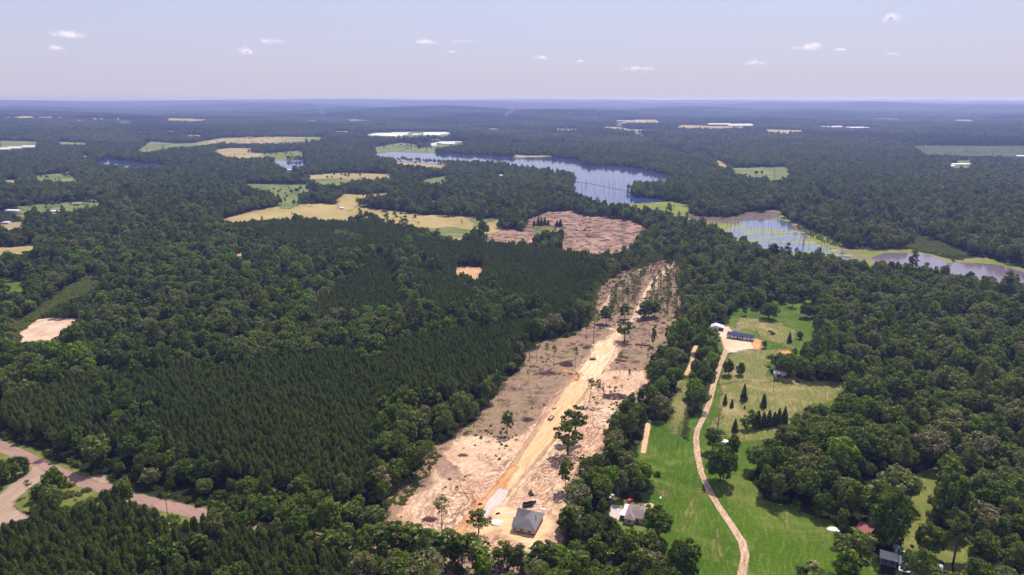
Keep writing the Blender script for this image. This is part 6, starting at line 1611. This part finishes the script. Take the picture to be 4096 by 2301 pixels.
rows(2430, 460, 600 / 1456, [(985, 1190, 90), (975, 1200, 97), (1200, 1400, 95), (1185, 1430, 102), (1170, 1410, 108)], 'group in the bare far field', ['left rear', 'left front', 'right rear', 'right middle', 'right front'])
rows(2696, 300, S, [(1085, 1235, 383), (1100, 1240, 388), (1270, 1400, 389), (1300, 1435, 393)], 'far right group', ['left rear', 'left front', 'right rear', 'right front'])
rows(0, 0, S, [(160, 280, 1083), (60, 270, 1091), (0, 150, 1099), (-40, 70, 1106)], 'group at the left edge', ORD)
rows(2696, 300, S, [(2040, 2220, 667), (2035, 2070, 680), (2525, 2650, 605)], 'far right edge woods', ['rear', 'short front', 'rightmost'])
def small(x, y, wpx, lab, roof=None, wall=None, dep=9.0, h=2.8, name='house', cat='house', hipr=True, tg='P'):
    xx, yy = px(tg, x, y); a = G([(xx - wpx / 2, yy)])[0]; b_ = G([(xx + wpx / 2, yy)])[0]; L_ = float(np.hypot(*(b_ - a)))
    e = empty(name, (a[0], a[1], float(hfun(*a)) + .1), R(random.uniform(-14, 8)), lab, cat)
    MB().box(0, L_, 0, dep, -2, h).build('wall', wall or W_WHITE, e)
    (hip if hipr else gable)(MB(), 0, L_, 0, dep, h + .02, 1.8, .5).build('roof', roof or MET_WHITE, e)
    if L_ > 8 and math.hypot(*a) < 2200:
        for k in range(3): window(e, L_ * (.15 + .3 * k), .9, 1.4, 1.3)
for a in [
    (225, 842, 48, 'house with a brown roof in the far left yards', SH_TAN, None, 11), (300, 822, 42, 'house with a mauve roof in the far left yards', SH_TAN, None, 11), (359, 810, 34, 'white-roofed shed behind the mauve-roofed house', MET_WHITE, None, 10),
    (410, 806, 20, 'small white-roofed shed, rightmost of the far left yards', MET_WHITE, None, 7), (213, 852, 36, 'white roof in front of the brown-roofed far left house', MET_WHITE, None, 8), (20, 898, 26, 'small pale building at the left edge', MET_GREY, W_WHITE, 8),
    (50, 848, 60, 'low pale building at the far left edge', MET_WHITE, None, 8),
    (1366, 838, 16, 'small white cabin on the hayfield', MET_WHITE, W_WHITE, 6), (274, 695, 18, 'white trailer home by the far left green field', MET_WHITE, None, 5), (340, 630, 18, 'tan-roofed house by the left lake arm', SH_BEIGE, W_CREAM, 10), (1155, 684, 24, 'white boathouse by the small pond', MET_WHITE, None, 8),
    (2000, 706, 18, 'white-domed building below the lake', MET_WHITE, W_WHITE, 9), (1733, 812, 14, 'white roof in the woods behind the hayfield', MET_WHITE, None, 7), (2494, 574, 9, 'lone white house in the woods above the lake', MET_WHITE, None, 12),
    (1982, 552, 10, 'tiny white building right of the barns', MET_WHITE, None, 10), (1820, 597, 10, 'tiny white building below the long barns', MET_WHITE, None, 8), (1496, 523, 9, 'lone far white building left of the long barns', MET_WHITE, None, 14),
    (1672, 513, 8, 'far white building, first of a row behind the barns', MET_WHITE, None, 12), (1681, 513, 6, 'far white building, second of a row behind the barns', MET_WHITE, None, 12), (1700, 513, 10, 'far white building, last of a row behind the barns', MET_WHITE, None, 12),
    (1036, 493, 8, 'tiny far building left of the smoke', MET_WHITE, None, 14), (2275, 524, 10, 'tiny white building in the woods behind the lake', MET_WHITE, None, 12), (3222, 462, 6, 'tiny white tank far right', MET_WHITE, None, 14), (2908, 479, 9, 'far white building above the bare field', MET_WHITE, None, 16),
    (2303, 407, 9, 'very far white building on the horizon, centre', MET_WHITE, None, 40), (3408, 419, 8, 'very far white building near the horizon, right', MET_WHITE, None, 40), (640, 551, 16, 'house at the left end of the long green field', MET_WHITE, W_WHITE, 10), (990, 551, 36, 'barn at the back of the long green field', SH_TAN, W_WHITE, 12), (1065, 549, 18, 'smaller barn at the back of the long green field', SH_TAN, W_WHITE, 12),
]: small(*a)
for k, (zx, zy, w_) in enumerate([(60, 867, 24), (105, 867, 14), (158, 867, 16), (300, 867, 26), (345, 867, 14), (430, 867, 5), (575, 884, 18), (620, 883, 16), (690, 878, 20), (740, 878, 14), (865, 880, 8), (905, 863, 8), (990, 865, 12), (1072, 864, 7), (1245, 840, 8), (205, 752, 30)]):
    small(zx * S, zy * S, w_ * .6, '%s pale roof of the far settlement at the left' % ['first', 'second', 'third', 'fourth', 'fifth', 'sixth', 'seventh', 'eighth', 'ninth', 'tenth', 'eleventh', 'twelfth', 'thirteenth', 'fourteenth', 'fifteenth', 'farthest'][k], MET_WHITE if k % 3 else SH_BEIGE, W_WHITE, 18, 4, 'far_house', 'house')

# ------------------------------------------------------------------ clouds and smoke: soft clusters of thin flakes
def flake_mat(name, col, alpha):
    m = new_mat(name); t = NT(m)
    d = t.add('BsdfDiffuse'); t.put(d, 'Color', (*col, 1)); tr = t.add('BsdfTranslucent'); t.put(tr, 'Color', (*col, 1))
    a = t.add('MixShader'); t.put(a, 0, .5); t.put(a, 1, d.outputs[0]); t.put(a, 2, tr.outputs[0])
    q = t.add('BsdfTransparent'); mx = t.add('MixShader'); t.put(mx, 0, alpha); t.put(mx, 1, q.outputs[0]); t.put(mx, 2, a.outputs[0]); t.out(mx.outputs[0]); return m
CL = flake_mat('cloud_vapour', (1.0, .96, .97), .065)
def cloud(fx, fy, fw, fh, k):
    D0 = 46000.0; r = np.random.default_rng(900 + k)
    x, y = px('F', fx, fy); a = (x - CX) / F_; b_ = (y - CY) / F_
    dy = math.cos(PITCH) - b_ * math.sin(PITCH); dz = -math.sin(PITCH) - b_ * math.cos(PITCH)
    sc = D0 / dy; P0 = (a * sc, D0, H + dz * sc); u = D0 / (F_ * 2576 / 4096)
    n = 130; W_, H_ = fw * u / 2 * 1.3, fh * u / 2 * 1.2
    lobes = r.normal(0, .38, (6, 2)); c = lobes[r.integers(0, 6, n)] + r.normal(0, .2, (n, 2))
    px_ = c[:, 0] * W_; pz = np.abs(c[:, 1]) * H_ * 1.3 * np.exp(-np.abs(c[:, 0]))
    p = np.stack([px_, r.normal(0, W_ * .3, n), pz], 1)
    Vq = quads(p, r.normal(0, 1, (n, 3)), min(W_, H_ * 2.4) * .8, min(W_, H_ * 2.4) * .5, r, .5)
    o = link(bpy.data.objects.new('cloud', np_mesh('cloud', Vq, [np.arange(len(Vq)).reshape(-1, 4)], [CL]))); o.location = P0
    tag(o, ['largest cloud at the left of the sky', 'small cloud below the largest one', 'bright puff left of centre', 'faint cloud above the puff left of centre', 'small bright cloud at the centre', 'faint streak right of the central cloud', 'tiny cloud below the centre', 'flat cloud at the right', 'tiny cloud just right of the flat one', 'highest cloud at the upper right', 'thin streak at the far right', 'wispy cloud above the lake', 'dot of cloud right of the wispy one', 'pale low cloud right of centre', 'faint low cloud at the right', 'thin cloud at the right edge'][k], 'cloud')
for k, c in enumerate([(165, 92, 75, 20), (140, 123, 32, 12), (622, 133, 34, 15), (685, 106, 55, 12), (1078, 108, 40, 14), (1170, 106, 70, 7), (1137, 132, 24, 6), (2043, 122, 62, 17), (2113, 126, 22, 8), (2246, 50, 42, 17), (2240, 137, 50, 6), (1357, 148, 40, 10), (1460, 156, 20, 7), (1612, 174, 60, 13), (1897, 160, 42, 12)]): cloud(*c, k)
SM = flake_mat('smoke', (.55, .62, .80), .045)
def smoke(tg, x, y, hgt, drift, lab, sd):
    X, Y = g1(tg, x, y); r = np.random.default_rng(sd); n = 420; t_ = r.uniform(0, 1, n)
    p = np.stack([drift * t_ + r.normal(0, 1, n) * (6 + 26 * t_), r.normal(0, 20, n), hgt * t_ ** .8], 1)
    Vq = quads(p, r.normal(0, 1, (n, 3)), 16, 22, r, .5) 
    o = link(bpy.data.objects.new('smoke', np_mesh('smoke', Vq, [np.arange(len(Vq)).reshape(-1, 4)], [SM]))); o.location = (X, Y, float(hfun(X, Y))); tag(o, lab, 'smoke', kind='stuff')
smoke('B', 1222, 342, 95, 120, 'thin blue smoke rising from the far woods at the centre', 1)
smoke('A', 2380, 875, 110, -20, 'faint smoke rising from the far woods left of centre', 2)
# ------------------------------------------------------------------ haze
mb = MB().box(-41000, 41000, -41000, 41000, -3, 222)
hz = mb.build('haze', None)
m = new_mat('haze'); t = NT(m)
v = t.add('VolumePrincipled')
t.put(v, 'Color', (.35, .41, 1.0, 1)); t.put(v, 'Absorption Color', (.62, .62, .62, 1)); t.put(v, 'Density', 9.5e-5); t.put(v, 'Anisotropy', .35)
t.out(None, v.outputs[0])
hz.data.materials.append(m)
tag(hz, 'pale blue haze over the distant woods', 'haze', kind='stuff')
